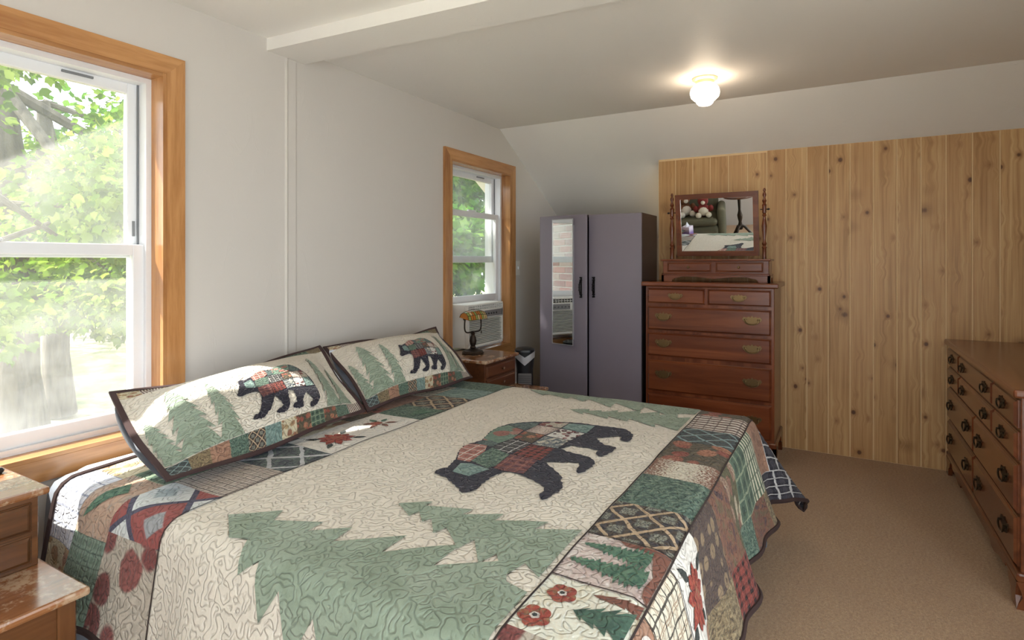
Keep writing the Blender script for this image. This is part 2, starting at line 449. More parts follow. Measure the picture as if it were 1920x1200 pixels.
# window openings
W1 = (0.24, 1.281, 0.612, 2.0); W2 = (3.18, 3.997, 0.60, 1.965)
wl = MB()
wl.box((XB-.1, W, 0), (W1[0], WO, CE)); wl.box((W1[0], W, 0), (W1[1], WO, W1[2])); wl.box((W1[0], W, W1[3]), (W1[1], WO, CE))
wl.box((W1[1], W, 0), (W2[0], WO, CE)); wl.box((W2[0], W, 0), (W2[1], WO, W2[2]))
wl.prism([(W2[0], W2[3]), (W2[1], W2[3]), (W2[1], zs(W2[1])), (XK, CE), (W2[0], CE)], W, WO)
wl.prism([(W2[1], 0), (XE, 0), (XE, zs(XE)), (W2[1], zs(W2[1]))], W, WO)
struct(wl.build('wall_left', M['wall']), 'painted wall with the two windows')
# painted-over joint strip that runs down the window wall
MB().prism([(1.845, W), (1.852, W-.009), (1.862, W-.004), (1.905, W-.004), (1.916, W)], 0.0, CE-0.06, 'XY').build('trim_1', M['wall'])
struct(bpy.data.objects['trim_1'], 'painted vertical strip on the window wall')
# wall behind the camera and on the right, each with an opening added to let in more daylight
def wall_with_hole(name, axis, d0, d1, lo, hi, hole, top):
    m = MB()
    def B(a0, a1, z0, z1):
        if axis == 'X': m.box((d0, a0, z0), (d1, a1, z1))
        else: m.box((a0, d0, z0), (a1, d1, z1))
    h0, h1, hz0, hz1 = hole
    B(lo, h0, 0, top); B(h1, hi, 0, top); B(h0, h1, 0, hz0); B(h0, h1, hz1, top)
    return m.build(name, M['wall'])
H3 = (-0.95, 0.85, 0.04, 2.12); H4 = (-1.3, 1.9, 0.04, 2.12)
struct(wall_with_hole('wall_back', 'X', XB-.12, XB, YR-.1, W, H3, CE), 'painted wall opposite the pine wall')
struct(wall_with_hole('wall_right', 'Y', YR-.12, YR, XB-.1, P+.06, H4, CE), 'painted wall behind the long dresser')
for nm, hole, ax, d in (('added_door_1', H3, 'X', XB), ('added_door_2', H4, 'Y', YR)):  # glazed doors added out of view to brighten the room
    m = MB(); h0, h1, z0, z1 = hole; t = .06
    def B(a0, a1, b0, b1):
        if ax == 'X': m.box((d-.1, a0, b0), (d+.02, a1, b1))
        else: m.box((a0, d-.1, b0), (a1, d+.02, b1))
    B(h0, h0+t, z0, z1); B(h1-t, h1, z0, z1); B(h0+t, h1-t, z0, z0+t); B(h0+t, h1-t, z1-t, z1)
    mid = (h0+h1)/2; B(mid-.03, mid+.03, z0+t, z1-t)
    dr_ = m.build(nm, M['vinyl'])
    for a0, a1 in ((h0+t, mid-.03), (mid+.03, h1-t)):
        if ax == 'X': box('pane', (d-.05, a0, z0+t), (d-.046, a1, z1-t), M['glass'], dr_)
        else: box('pane', (a0, d-.05, z0+t), (a1, d-.046, z1-t), M['glass'], dr_)
    struct(dr_, 'white framed sliding glass door in the '+('wall opposite the pine wall' if ax == 'X' else 'wall behind the dresser'))
portal('portal_back', (XB-.11, (H3[0]+H3[1])/2, (H3[2]+H3[3])/2), (0, -PI/2, 0), H3[3]-H3[2], H3[1]-H3[0])
portal('portal_right', ((H4[0]+H4[1])/2, YR-.11, (H4[2]+H4[3])/2), (PI/2, 0, 0), H4[1]-H4[0], H4[3]-H4[2])
portal('portal_one', ((W1[0]+W1[1])/2, WO-.01, (W1[2]+W1[3])/2), (-PI/2, 0, 0), W1[1]-W1[0], W1[3]-W1[2])
portal('portal_two', ((W2[0]+W2[1])/2, WO-.01, (W2[2]+W2[3])/2), (-PI/2, 0, 0), W2[1]-W2[0], W2[3]-W2[2])

# pine wall: a backing with every board its own piece
YP = 1.18
back = MB().prism([(P+.0035, 0), (P+.075, 0), (P+.075, zs(P+.075)), (P+.0035, zs(P+.0035))], YR, YP, 'XZ')
wf = back.build('wall_far', M['pine_raw']); struct(wf, 'wall clad in vertical knotty pine boards')
PX = [1235, 1266.7, 1299, 1331.7, 1366, 1401.7, 1437.5, 1473.5, 1513, 1553, 1594, 1637.6, 1682, 1727, 1774, 1823.6, 1875]
seams = [1.179, 1.053, .928, .805, .68, .553, .43, .31, .183, .058, -.066, -.194, -.319, -.442, -.566, -.692, -.819, -.945, -1.07, YR]
for i in range(len(seams)-1):
    y1, y0 = seams[i]-.0036, seams[i+1]+.0036
    top = zs(P)-.004-(0.012 if i < 6 else 0.0)
    m = MB(); m.box((P, y0, 0.003), (P+.0034, y1, top), 0.0012)
    link('board', m.mesh('board'), M['pine'], wf)
# reveal behind the end of the pine wall and the end of the alcove
struct(box('wall_alcove_side', (P+.075, YP-.08, 0), (XE, YP-.02, zs(XE)+.02), M['wall']), 'side wall of the alcove behind the wardrobe')
struct(box('wall_alcove_back', (XE-.08, YP-.08, 0), (XE, W, zs(XE-.08)), M['wall']), 'low knee wall at the back of the alcove')

# ceiling beam, slightly askew
bd = Vector((0.0646, -0.998, 0)).normalized(); bn = Vector((-bd.y, bd.x, 0))
m = MB(); p0 = Vector((1.745, W, 0)); p1 = p0+bd*3.5; wdt = bn*0.215
vs = []
for z in (2.243, CE+.002):
    vs += [m.bm.verts.new((q.x, q.y, z)) for q in (p0, p1, p1+wdt, p0+wdt)]
for f in ((3, 2, 1, 0), (4, 5, 6, 7), (0, 1, 5, 4), (1, 2, 6, 5), (2, 3, 7, 6), (3, 0, 4, 7)): m.bm.faces.new([vs[i] for i in f])
struct(m.build('trim_2', M['ceil']), 'white boxed beam crossing the ceiling')

# ---------------------------------------------------------------- windows in the left wall
def make_window(name, o, lift, label):
    x0, x1, z0, z1 = o
    r = empty(name); struct(r, label)
    cw, ct = 0.072, 0.019
    # casing, mitred
    def cas(poly): MB().prism(poly, W-ct, W, 'XZ').build('casing', M['oak']['Z' if abs(poly[0][1]-poly[1][1]) > .3 else 'X'], r)
    cas([(x0, z0), (x0, z1), (x0-cw, z1+cw), (x0-cw, z0-cw)]); cas([(x1, z0), (x1, z1), (x1+cw, z1+cw), (x1+cw, z0-cw)])
    cas([(x0, z1), (x1, z1), (x1+cw, z1+cw), (x0-cw, z1+cw)]); cas([(x0, z0), (x1, z0), (x1+cw, z0-cw), (x0-cw, z0-cw)])
    # wooden reveal
    t = .014; yi, yo = W-ct+.002, W+.065
    box('reveal', (x0, yi, z0), (x0+t, yo, z1), M['oak']['Z'], r); box('reveal', (x1-t, yi, z0), (x1, yo, z1), M['oak']['Z'], r)
    box('reveal', (x0+t, yi, z1-t), (x1-t, yo, z1), M['oak']['X'], r); box('reveal', (x0+t, yi, z0), (x1-t, yo, z0+t), M['oak']['X'], r)
    # vinyl frame
    f = .034; ya, yb = yo, WO+.01
    m = MB(); m.box((x0, ya, z0), (x0+f, yb, z1)); m.box((x1-f, ya, z0), (x1, yb, z1)); m.box((x0+f, ya, z1-f), (x1-f, yb, z1)); m.box((x0+f, ya, z0), (x1-f, yb, z0+f))
    fr = m.build('frame', M['vinyl'], r)
    for xx in (x0+f, x1-f-.006):
        box('track', (xx, ya+.05, z0+f), (xx+.006, ya+.056, z1-f), M['vinyl_grey'], fr)
    zm = (z0+z1)/2
    def sash(nm, za, zb, y, wst=.042, wbot=.05, wtop=.042):
        xa, xb = x0+f-.002, x1-f+.002; d = .03
        m = MB(); m.box((xa, y, za), (xa+wst, y+d, zb), .003); m.box((xb-wst, y, za), (xb, y+d, zb), .003)
        m.box((xa+wst-.002, y, za), (xb-wst+.002, y+d, za+wbot), .003); m.box((xa+wst-.002, y, zb-wtop), (xb-wst+.002, y+d, zb), .003)
        s = m.build(nm, M['vinyl'], r)
        box('pane', (xa+wst-.004, y+.012, za+wbot-.004), (xb-wst+.004, y+.016, zb-wtop+.004), M['glass'], s)
        return s
    up = sash('upper_sash', zm-.025, z1-f+.002, ya+.058)
    lo = sash('lower_sash', z0+f+lift-.002, zm+.027+lift, ya+.016)
    box('tilt_latch', (x1-f-.26, ya+.050, z1-f-.018), (x1-f-.16, ya+.0585, z1-f-.01), M['vinyl_grey'], up)
    box('sash_lock', ((x0+x1)/2-.05, ya+.018, zm+.027+lift), ((x0+x1)/2+.05, ya+.04, zm+.04+lift), M['vinyl'], lo, .004)
    box('tilt_latch', (x1-f-.022, ya+.053, zm+.06), (x1-f-.014, ya+.0585, zm+.12), M['vinyl_grey'], up)
    return r
make_window('window_1', W1, 0.0, 'large double-hung window with honey wood casing beside the bed')
make_window('window_2', W2, 0.33, 'narrower raised double-hung window holding the air conditioner')

# ================================================================== FURNITURE
def handle_meshes():
    out = [(-.052, .008), (-.044, .020), (-.030, .016), (-.018, .022), (-.008, .017), (0, .028), (.008, .017), (.018, .022), (.030, .016), (.044, .020), (.052, .008),
           (.044, -.006), (.030, -.010), (.020, -.020), (.008, -.017), (0, -.025), (-.008, -.017), (-.020, -.020), (-.030, -.010), (-.044, -.006)]
    plate = MB().prism(out, -.0025, 0, 'XZ')
    bail = smoothcurve([(-.034, -.004, .006), (-.036, -.010, .004), (-.033, -.012, -.010), (-.018, -.012, -.019), (0, -.012, -.021), (.018, -.012, -.019), (.033, -.012, -.010), (.036, -.010, .004), (.034, -.004, .006)], 4)
    plate.tube(bail, .0034, 6)
    for sx in (-1, 1): plate.lathe([(.001, -.004), (.007, -.003), (.007, .003), (.001, .004)], (sx*.034, -.006, .006), 8)
    return plate.mesh('handle', True)
HANDLE = handle_meshes()
def add_handle(par, x, y, z, mat, s=1.0):
    o = bpy.data.objects.new('handle', HANDLE); COL.objects.link(o); o.parent = par
    if not HANDLE.materials: HANDLE.materials.append(mat)
    o.material_slots[0].link = 'OBJECT'; o.material_slots[0].material = mat
    o.location = (x, y, z); o.scale = (s, s, s)
    return o
def drawer_front(par, x0, x1, z0, z1, yf, mats, proud=.016):
    """lipped drawer front: thumb-moulded edge round a flat field; front faces -y"""
    m = MB(); m.box((x0, yf-proud*.45, z0), (x1, yf+.012, z1), .002)
    m.prism([(x0+.004, z0+.004), (x1-.004, z0+.004), (x1-.004, z1-.004), (x0+.004, z1-.004)], yf-proud*.45, yf-proud*.44, 'XZ')
    e = .012; A = [(x0+.005, z0+.005), (x1-.005, z0+.005), (x1-.005, z1-.005), (x0+.005, z1-.005)]; B = [(x0+e, z0+e), (x1-e, z0+e), (x1-e, z1-e), (x0+e, z1-e)]
    va = [m.bm.verts.new((p[0], yf-proud*.45, p[1])) for p in A]; vb = [m.bm.verts.new((p[0], yf-proud, p[1])) for p in B]
    for i in range(4): m.bm.faces.new((va[i], va[(i+1) % 4], vb[(i+1) % 4], vb[i]))
    m.bm.faces.new(vb)
    return m.build('drawer', mats['X'], par)

def bracket_foot(sx, w, h, depth=.03):
    # ogee bracket profile in x-z, x measured from the outer corner
    return [(0, 0), (.05*sx, 0), (.055*sx, h*.25), (.075*sx, h*.5), (.10*sx, h*.62), (.12*sx, h*.9), (w*sx, h), (0, h)]

# ---- tall chest of drawers
CH = thing('chest_of_drawers', 'tall cherry chest of drawers with brass pulls against the pine wall', 'chest of drawers', (3.842+.23, .7405, 0), -PI/2)
cw, cd, chh = .80, .46, 1.13
box('carcass', (-cw/2, -cd/2+.004, .135), (cw/2, cd/2-.01, 1.100), M['cherry']['Z'], CH, .003)
m = MB(); m.box((-.425, -cd/2-.022, 1.10), (.425, cd/2, 1.13), .007, seg=2); m.build('top', M['cherry']['X'], CH)
MB().box((-cw/2-.012, -cd/2-.010, .115), (cw/2+.012, cd/2-.01, .150), .006).build('base_moulding', M['cherry']['X'], CH)
for sx in (-1, 1):
    m = MB(); x = -sx*(cw/2+.012)
    m.prism([(x+p[0], p[1]) for p in bracket_foot(sx, .16, .12)], -cd/2-.010, -cd/2+.014, 'XZ')
    m.prism([(-cd/2-.010+p[0], p[1]) for p in bracket_foot(1, .15, .12)], min(x, x+sx*.022), max(x, x+sx*.022), 'YZ')
    m.build('foot', M['cherry']['Z'], CH)
    m = MB(); m.prism([(cd/2-.01-p[0], p[1]) for p in bracket_foot(1, .15, .12)], min(x, x+sx*.022), max(x, x+sx*.022), 'YZ'); m.build('foot', M['cherry']['Z'], CH)
yf = -cd/2
for x0, x1 in ((-.385, -.008), (.008, .385)):
    d = drawer_front(CH, x0, x1, .985, 1.088, yf, M['cherry']); add_handle(d, (x0+x1)/2, yf-.016, 1.035, M['brass'], .95)
for z0, z1 in ((.806, .966), (.631, .789), (.398, .606), (.163, .378)):
    d = drawer_front(CH, -.385, .385, z0, z1, yf, M['cherry'])
    for sx in (-1, 1): add_handle(d, sx*.275, yf-.016, (z0+z1)/2+.012, M['brass'], 1.1)

# ---- vanity mirror standing on the chest
VM = thing('vanity_mirror', 'tilting cherry vanity mirror with two small drawers standing on the tall chest', 'mirror', (4.05, .716, 1.1305), -PI/2)
box('body', (-.335, -.10, .052), (.335, .09, .140), M['cherry']['X'], VM, .003)
MB().box((-.348, -.112, .138), (.348, .098, .152), .005, seg=2).build('top', M['cherry']['X'], VM)
MB().box((-.343, -.108, .040), (.343, .096, .056), .005).build('base_moulding', M['cherry']['X'], VM)
ap = [(-.343, 0), (-.275, 0), (-.268, .014), (-.255, .022), (-.235, .024), (-.21, .034), (-.12, .034), (0, .020), (.12, .034), (.21, .034), (.235, .024), (.255, .022), (.268, .014), (.275, 0), (.343, 0), (.343, .042), (-.343, .042)]
MB().prism(ap, -.108, -.092, 'XZ').build('apron', M['cherry']['X'], VM)
for sx in (-1, 1):
    MB().prism([(-.108, 0), (-.05, 0), (-.04, .03), (.03, .03), (.04, 0), (.096, 0), (.096, .042), (-.108, .042)], sx*.343-(.016 if sx > 0 else 0), sx*.343+(.016 if sx < 0 else 0), 'YZ').build('foot', M['cherry']['Y'], VM)
for x0, x1 in ((-.305, -.012), (.012, .305)):
    d = drawer_front(VM, x0, x1, .064, .130, -.10, M['cherry'], .010)
    k = MB().lathe([(.002, .0), (.004, .004), (.0035, .010), (.008, .016), (.0085, .020), (.004, .024)], (0, 0, 0), 12).mesh('knob', True)
    kn = link('knob', k, M['brass'], d); kn.location = ((x0+x1)/2, -.110, .097); kn.rotation_euler = (PI/2, 0, 0)
turn = [(.013, 0), (.013, .07), (.016, .075), (.010, .085), (.015, .10), (.010, .112), (.009, .13), (.014, .18), (.016, .215), (.012, .25), (.008, .275), (.014, .285), (.008, .295),
        (.013, .30), (.013, .345), (.015, .35), (.008, .362), (.014, .378), (.008, .392), (.006, .40), (.012, .415), (.010, .428), (.005, .436), (.009, .446), (.006, .458), (.001, .462)]
for sx in (-1, 1):
    MB().lathe(turn, (sx*.298, .0, .152), 14).build('post', M['cherry']['Z'], VM, True)
    k = MB().lathe([(.002, -.028), (.006, -.024), (.006, -.016), (.003, -.012), (.003, .03), (.001, .031)], (0, 0, 0), 10).mesh('pivot_knob', True)
    kn = link('pivot_knob', k, M['iron'], VM); kn.location = (sx*.303, 0, .475); kn.rotation_euler = (0, -sx*PI/2, 0) if sx > 0 else (0, PI/2, 0)
tl = math.radians(9.0); fw, fh = .532, .425; zc = .172+fh/2
R = Matrix.Rotation(tl, 3, 'X')
def tl3(p): q = R @ Vector((p[0], p[1], p[2]-zc)); return (q.x, q.y-.005, q.z+zc)
m = MB(); b = .034
for poly in ([(-fw/2, -fh/2), (fw/2, -fh/2), (fw/2-b, -fh/2+b), (-fw/2+b, -fh/2+b)], [(-fw/2, fh/2), (fw/2, fh/2), (fw/2-b, fh/2-b), (-fw/2+b, fh/2-b)],
             [(-fw/2, -fh/2), (-fw/2, fh/2), (-fw/2+b, fh/2-b), (-fw/2+b, -fh/2+b)], [(fw/2, -fh/2), (fw/2, fh/2), (fw/2-b, fh/2-b), (fw/2-b, -fh/2+b)]):
    m.prism(poly, -.012, .010, 'XZ')
    q = [(p[0]*.985, p[1]*.985) for p in poly]; m.prism([q[0], q[1], ((q[1][0]*.6+q[2][0]*.4), (q[1][1]*.6+q[2][1]*.4)), ((q[0][0]*.6+q[3][0]*.4), (q[0][1]*.6+q[3][1]*.4))], -.018, -.012, 'XZ')
for v in m.bm.verts: v.co = tl3((v.co.x, v.co.y, v.co.z+zc))
m.build('mirror_frame', M['cherry']['X'], VM)
m = MB(); m.box((-fw/2+b-.004, -.006, -fh/2+b-.004), (fw/2-b+.004, -.002, fh/2-b+.004))
for v in m.bm.verts: v.co = tl3((v.co.x, v.co.y, v.co.z+zc))
m.build('mirror_glass', M['mirror'], VM)

# ---- long dresser on the right
DR = thing('dresser', 'long brown maple dresser with ten drawers at the right', 'dresser', (3.51, -.58-.24, 0), PI)
dw, dd, dh = 1.54, .48, .80
box('carcass', (-dw/2, -dd/2, .115), (dw/2, dd/2-.01, .770), M['maple']['X'], DR, .003)
MB().box((-dw/2-.025, -dd/2-.025, .768), (dw/2+.025, dd/2, .80), .009, seg=2).build('top', M['maple']['X'], DR)
MB().box((-dw/2-.016, -dd/2-.016, .095), (dw/2+.016, dd/2-.01, .132), .009, seg=2).build('base_moulding', M['maple']['X'], DR)
sk = [(-.62, .10), (-.60, .075), (-.50, .07), (-.42, .05), (-.36, .05), (-.34, .07), (.34, .07), (.36, .05), (.42, .05), (.50, .07), (.60, .075), (.62, .10)]
MB().prism(sk, -dd/2-.012, -dd/2+.006, 'XZ').build('apron', M['maple']['X'], DR)
for sx in (-1, 1):
    for sy in (-1, 1):
        m = MB(); x = sx*(dw/2+.016); y = sy*(dd/2+.004)-(.012 if sy < 0 else .016)
        pr = [(0, 0), (.07, 0), (.075, .02), (.085, .045), (.115, .06), (.13, .085), (.15, .10), (0, .10), (.012, .07), (.018, .045), (.006, .02)]
        m.prism([(x-sx*p[0], p[1]) for p in pr], min(y, y-sy*.02), max(y, y-sy*.02), 'XZ')
        m.prism([(y-sy*p[0], p[1]) for p in pr], min(x, x-sx*.02), max(x, x-sx*.02), 'YZ')
        m.build('foot', M['maple']['Z'], DR)
yf = -dd/2
for z0, z1 in ((.651, .757), (.533, .640)):
    for x0, x1, hs in ((-.755, -.395, (0,)), (-.380, .380, (-.26, .26)), (.395, .755, (0,))):
        d = drawer_front(DR, x0, x1, z0, z1, yf, M['maple'])
        for h in hs: add_handle(d, (x0+x1)/2+h, yf-.016, (z0+z1)/2+.004, M['dark_brass'], 1.0)
for z0, z1 in ((.339, .520), (.142, .326)):
    for x0, x1 in ((-.755, -.008), (.008, .755)):
        d = drawer_front(DR, x0, x1, z0, z1, yf, M['maple'])
        for h in (-.235, .235): add_handle(d, (x0+x1)/2+h, yf-.016, (z0+z1)/2+.006, M['dark_brass'], 1.15)

# ---- wardrobe, left door a little ajar
WR = thing('wardrobe', 'slate purple two-door wardrobe with a mirror strip on the ajar left door', 'wardrobe', (3.90+.195, 1.58, 0), -PI/2)
ww, wdp, wh = .786, .39, 1.607
m = MB(); m.box((-ww/2, -wdp/2+.02, .0), (-ww/2+.018, wdp/2, wh)); m.box((ww/2-.018, -wdp/2+.02, .0), (ww/2, wdp/2, wh))
m.box((-ww/2+.018, -wdp/2+.02, wh-.018), (ww/2-.018, wdp/2, wh)); m.box((-ww/2+.018, wdp/2-.012, .0), (ww/2-.018, wdp/2, wh-.018)); m.box((-ww/2+.018, -wdp/2+.03, .0), (ww/2-.018, wdp/2-.012, .08))
m.build('carcass', M['ward_side'], WR)
def iron_pull(par, x, y, z):
    m = MB(); m.tube(smoothcurve([(0, -.004, -.055), (.002, -.020, -.045), (0, -.028, 0), (.002, -.020, .045), (0, -.004, .055)], 5), .0045, 8)
    m.box((-.007, -.004, -.068), (.007, 0, .068), .002)
    for zz in (-.07, -.052, .052, .07): m.lathe([(.001, -.006), (.010, -.004), (.012, 0), (.010, .004), (.001, .006)], (0, -.006, zz), 8)
    for zz in (-.02, 0, .02): m.lathe([(.002, -.006), (.009, 0), (.002, .006)], (0, -.027, zz), 8)
    o = link('handle', m.mesh('handle', True), M['iron'], par); o.location = (x, y, z); return o
dl = ww/2+.026
d = box('door', (.002, -wdp/2, .05), (ww/2, -wdp/2+.018, wh-.002), M['ward'], WR, .002); iron_pull(d, .042, -wdp/2, 1.08)
dj = bpy.data.objects.new('door', MB().box((0, -.018, .05), (dl, 0, wh-.002), .002).mesh('door')); COL.objects.link(dj); dj.data.materials.append(M['ward'])
dj.parent = WR; dj.location = (-ww/2, -wdp/2+.018, 0); dj.rotation_euler = (0, 0, -math.radians(11.0))
iron_pull(dj, dl-.042, -.018, 1.08)
ms = MB().box((0, -.003, .66), (.19, 0, 1.572)).build('mirror_strip', M['mirror'], dj); ms.location = (.125, -.019, 0); ms.rotation_euler = (0, 0, -math.radians(4.5))
m = MB(); m.box((-.006, -.0045, .654), (0, .001, 1.578)); m.box((.19, -.0045, .654), (.194, .001, 1.578)); m.box((0, -.0045, .654), (.19, .001, .66)); m.box((0, -.0045, 1.572), (.19, .001, 1.578))
m.box((.172, 0, .70), (.190, .0148, 1.53))
me_ = m.build('mirror_edge', M['silver'], dj); me_.location = ms.location; me_.rotation_euler = ms.rotation_euler

# ---- step end tables (nightstands)
def step_table(x1, label, mats, top):
    """x1: right edge; two tiers, drawers face -y"""
    w = .42; t = thing('nightstand', label, 'nightstand', (x1-w/2, 1.96, 0), 0.0)
    yL, yU, yBk = -.315, -.090, .31         # lower front, upper front, back
    MB().box((-w/2, yL, .423), (w/2, yBk, .445), .007, seg=2).build('lower_top', top, t)
    m = MB()
    m.box((-w/2+.03, yL+.03, .32), (w/2-.03, yL+.048, .423)); m.build('apron', mats['X'], t)
    for sx in (-1, 1): box('apron', (sx*(w/2-.039)-.009, yL+.048, .32), (sx*(w/2-.039)+.009, yBk-.03, .423), mats['Y'], t)
    for sx in (-1, 1):
        for yy in (yL+.022, yBk-.062):
            x = sx*(w/2-.042)
            m = MB(); m.box((x-.02, yy, 0), (x+.02, yy+.04, .423), .004); m.build('leg', mats['Z'], t)
    box('drawer_case', (-w/2+.018, yU+.018, .445), (w/2-.018, yBk-.01, .636), mats['X'], t, .002)
    MB().box((-w/2-.002, yU-.004, .634), (w/2+.002, yBk, .655), .008, seg=2).build('upper_top', top, t)
    for z0, z1 in ((.540, .620), (.456, .532)):
        d = drawer_front(t, -w/2+.034, w/2-.034, z0, z1, yU+.018, mats, .010)
        k = MB().lathe([(.004, 0), (.004, .008), (.011, .016), (.012, .02), (.006, .026)], (0, 0, 0), 12).mesh('knob', True)
        kn = link('knob', k, mats['Z'], d); kn.location = (0, yU+.008, (z0+z1)/2); kn.rotation_euler = (PI/2, 0, 0)
    return t
step_table(.735, 'worn two-tier nightstand in the near left corner beside the bed', M['stand'], M['stand_top'])
step_table(3.378, 'dark two-tier nightstand under the far window holding the banker lamp', M['stand_dark'], M['stand_top'])
rm = thing('remote_control', 'black remote control lying on the near nightstand', 'remote', (.645, 2.10, .6555), math.radians(12))
box('body', (-.07, -.021, 0), (.07, .021, .016), M['black_plastic'], rm, .006)
for i in range(5):
    for j in (-1, 0, 1): MB().lathe([(.0045, 0), (.0045, .002), (.003, .003)], (-.05+i*.02, j*.011, .016), 8).build('button', M['grey_plastic'], rm)

# ================================================================== BED
BX0, BX1, BY0, BY1, BZ = .90, 2.68, .37, 2.25, .600
BED = thing('bed', 'king bed with grey-blue skirt under the patchwork quilt', 'bed', ((BX0+BX1)/2, (BY0+BY1)/2, 0))
bx, by = (BX1-BX0)/2, (BY1-BY0)/2
MB().box((-bx+.03, -by+.03, .30), (bx-.03, by, .578), .05, seg=3).build('mattress', M['sheet'], BED, True)
MB().box((-bx+.03, -by+.03, .12), (bx-.03, by, .298), .02).build('box_spring', M['sheet'], BED)
for sx in (-1, 1):
    for sy in (-1, 1): box('leg', (sx*(bx-.1)-.025, sy*(by-.1)-.025, 0), (sx*(bx-.1)+.025, sy*(by-.1)+.025, .12), M['iron'], BED)
m = MB(); path = []
for i in range(121):
    q = i/120*(2*by+2*bx+2*by)
    if q < 2*by: x, y, nx, ny = -bx+.02, by-q, -1, 0
    elif q < 2*by+2*bx: x, y, nx, ny = -bx+.02+(q-2*by)*(2*bx-.04)/(2*bx), -by+.02, 0, -1
    else: x, y, nx, ny = bx-.02, -by+(q-2*by-2*bx), 1, 0
    a = .012*math.sin(i*1.9)+.008*math.sin(i*.73)
    path.append([m.bm.verts.new((x+nx*(e+a*k), y+ny*(e+a*k), z)) for z, e, k in ((.31, 0, .2), (.2, .01, .7), (.10, .02, 1.0), (.03+.012*math.sin(i*.6), .03, 1.4))])
for A, B in zip(path, path[1:]):
    for k in range(3): m.bm.faces.new((A[k], B[k], B[k+1], A[k+1]))
m.build('bed_skirt', M['skirt'], BED, True)

# ---- quilt: a draped surface S(u, v) in cloth coordinates (metres)
DR_N, DR_F, DR_FT = .36, .42, .39        # cloth past the near, far and foot edge
U0, U1, V0, V1 = BX0-DR_N, BX1+DR_F, BY0-DR_FT, 2.09
def drape(s, phi, r=.065):
    a = min(s/r, phi)
    o, d = r*math.sin(a), r*(1-math.cos(a))
    if s > r*phi:
        e = s-r*phi; o += e*math.cos(phi); d += e*math.sin(phi)
    return o, d
def S(u, v):
    su = (BX0-u) if u < BX0 else (u-BX1 if u > BX1 else 0.0)
    sv = (BY0-v) if v < BY0 else 0.0
    x = min(max(u, BX0), BX1); y = max(v, BY0)
    z = BZ + .006*mnoise.noise(Vector((u*2.3, v*2.3, 1.0))) + .004*mnoise.noise(Vector((u*6, v*6, 4.0)))
    # the mattress crowns a little and sags under the pillows
    z -= .010*max(0, (abs(u-(BX0+BX1)/2)/((BX1-BX0)/2))**6 if su == 0 else 1.0)
    if su == 0 and sv == 0: return Vector((x, y, z))
    s = math.hypot(su, sv); dx = su/s*(-1 if u < BX0 else 1); dy = -sv/s
    corner = 2*su*sv/(s*s)
    phi = math.radians(80-22*corner)
    o, d = drape(s, phi)
    k = min(s/.36, 1.3)**1.6
    t = u*abs(dy)+v*abs(dx)
    wave = .020*math.sin(t*11.0+.6)+.012*math.sin(t*23.0+2.1)
    if u < BX0: wave += .02*math.exp(-((v-1.0)/.25)**2)
    o += k*(wave*(1-.7*corner)+.018)
    return Vector((x+dx*o, y+dy*o, z-d))
def Sn(u, v, off=0.0, f=S):
    e = .004
    p = f(u, v)
    if off == 0.0: return p
    n = (f(u+e, v)-f(u-e, v)).cross(f(u, v+e)-f(u, v-e)); n.normalize()
    return p+n*off
QZ = Vector(((BX0+BX1)/2, (BY0+BY1)/2, BZ))

def set_uvs(me, cloth, patch):
    for nm, arr in (('patch', patch), ('cloth', cloth)):
        l = me.uv_layers.new(name=nm)
        idx = np.empty(len(me.loops), dtype=np.int32); me.loops.foreach_get('vertex_index', idx)
        l.data.foreach_set('uv', np.asarray(arr, dtype=np.float32)[idx].ravel())
def cloth_grid(name, u0, u1, v0, v1, mat, parent, f, origin, stepm=.02, off=0.0, k=1.0, prot=0):
    nu, nv = max(2, int(math.ceil((u1-u0)*k/stepm))), max(2, int(math.ceil((v1-v0)*k/stepm)))
    V, CU, PU = [], [], []
    for j in range(nv+1):
        for i in range(nu+1):
            a, b = i/nu, j/nv; u, v = u0+(u1-u0)*a, v0+(v1-v0)*b
            V.append(Sn(u, v, off, f)-origin); CU.append((u*k, v*k)); PU.append((a, b) if not prot else (b, 1-a))
    Fc = [(j*(nu+1)+i, j*(nu+1)+i+1, (j+1)*(nu+1)+i+1, (j+1)*(nu+1)+i) for j in range(nv) for i in range(nu)]
    me = bpy.data.meshes.new(name); me.from_pydata(V, [], Fc); set_uvs(me, CU, PU)
    me.polygons.foreach_set('use_smooth', [True]*len(me.polygons)); me.update()
    return link(name, me, mat, parent)
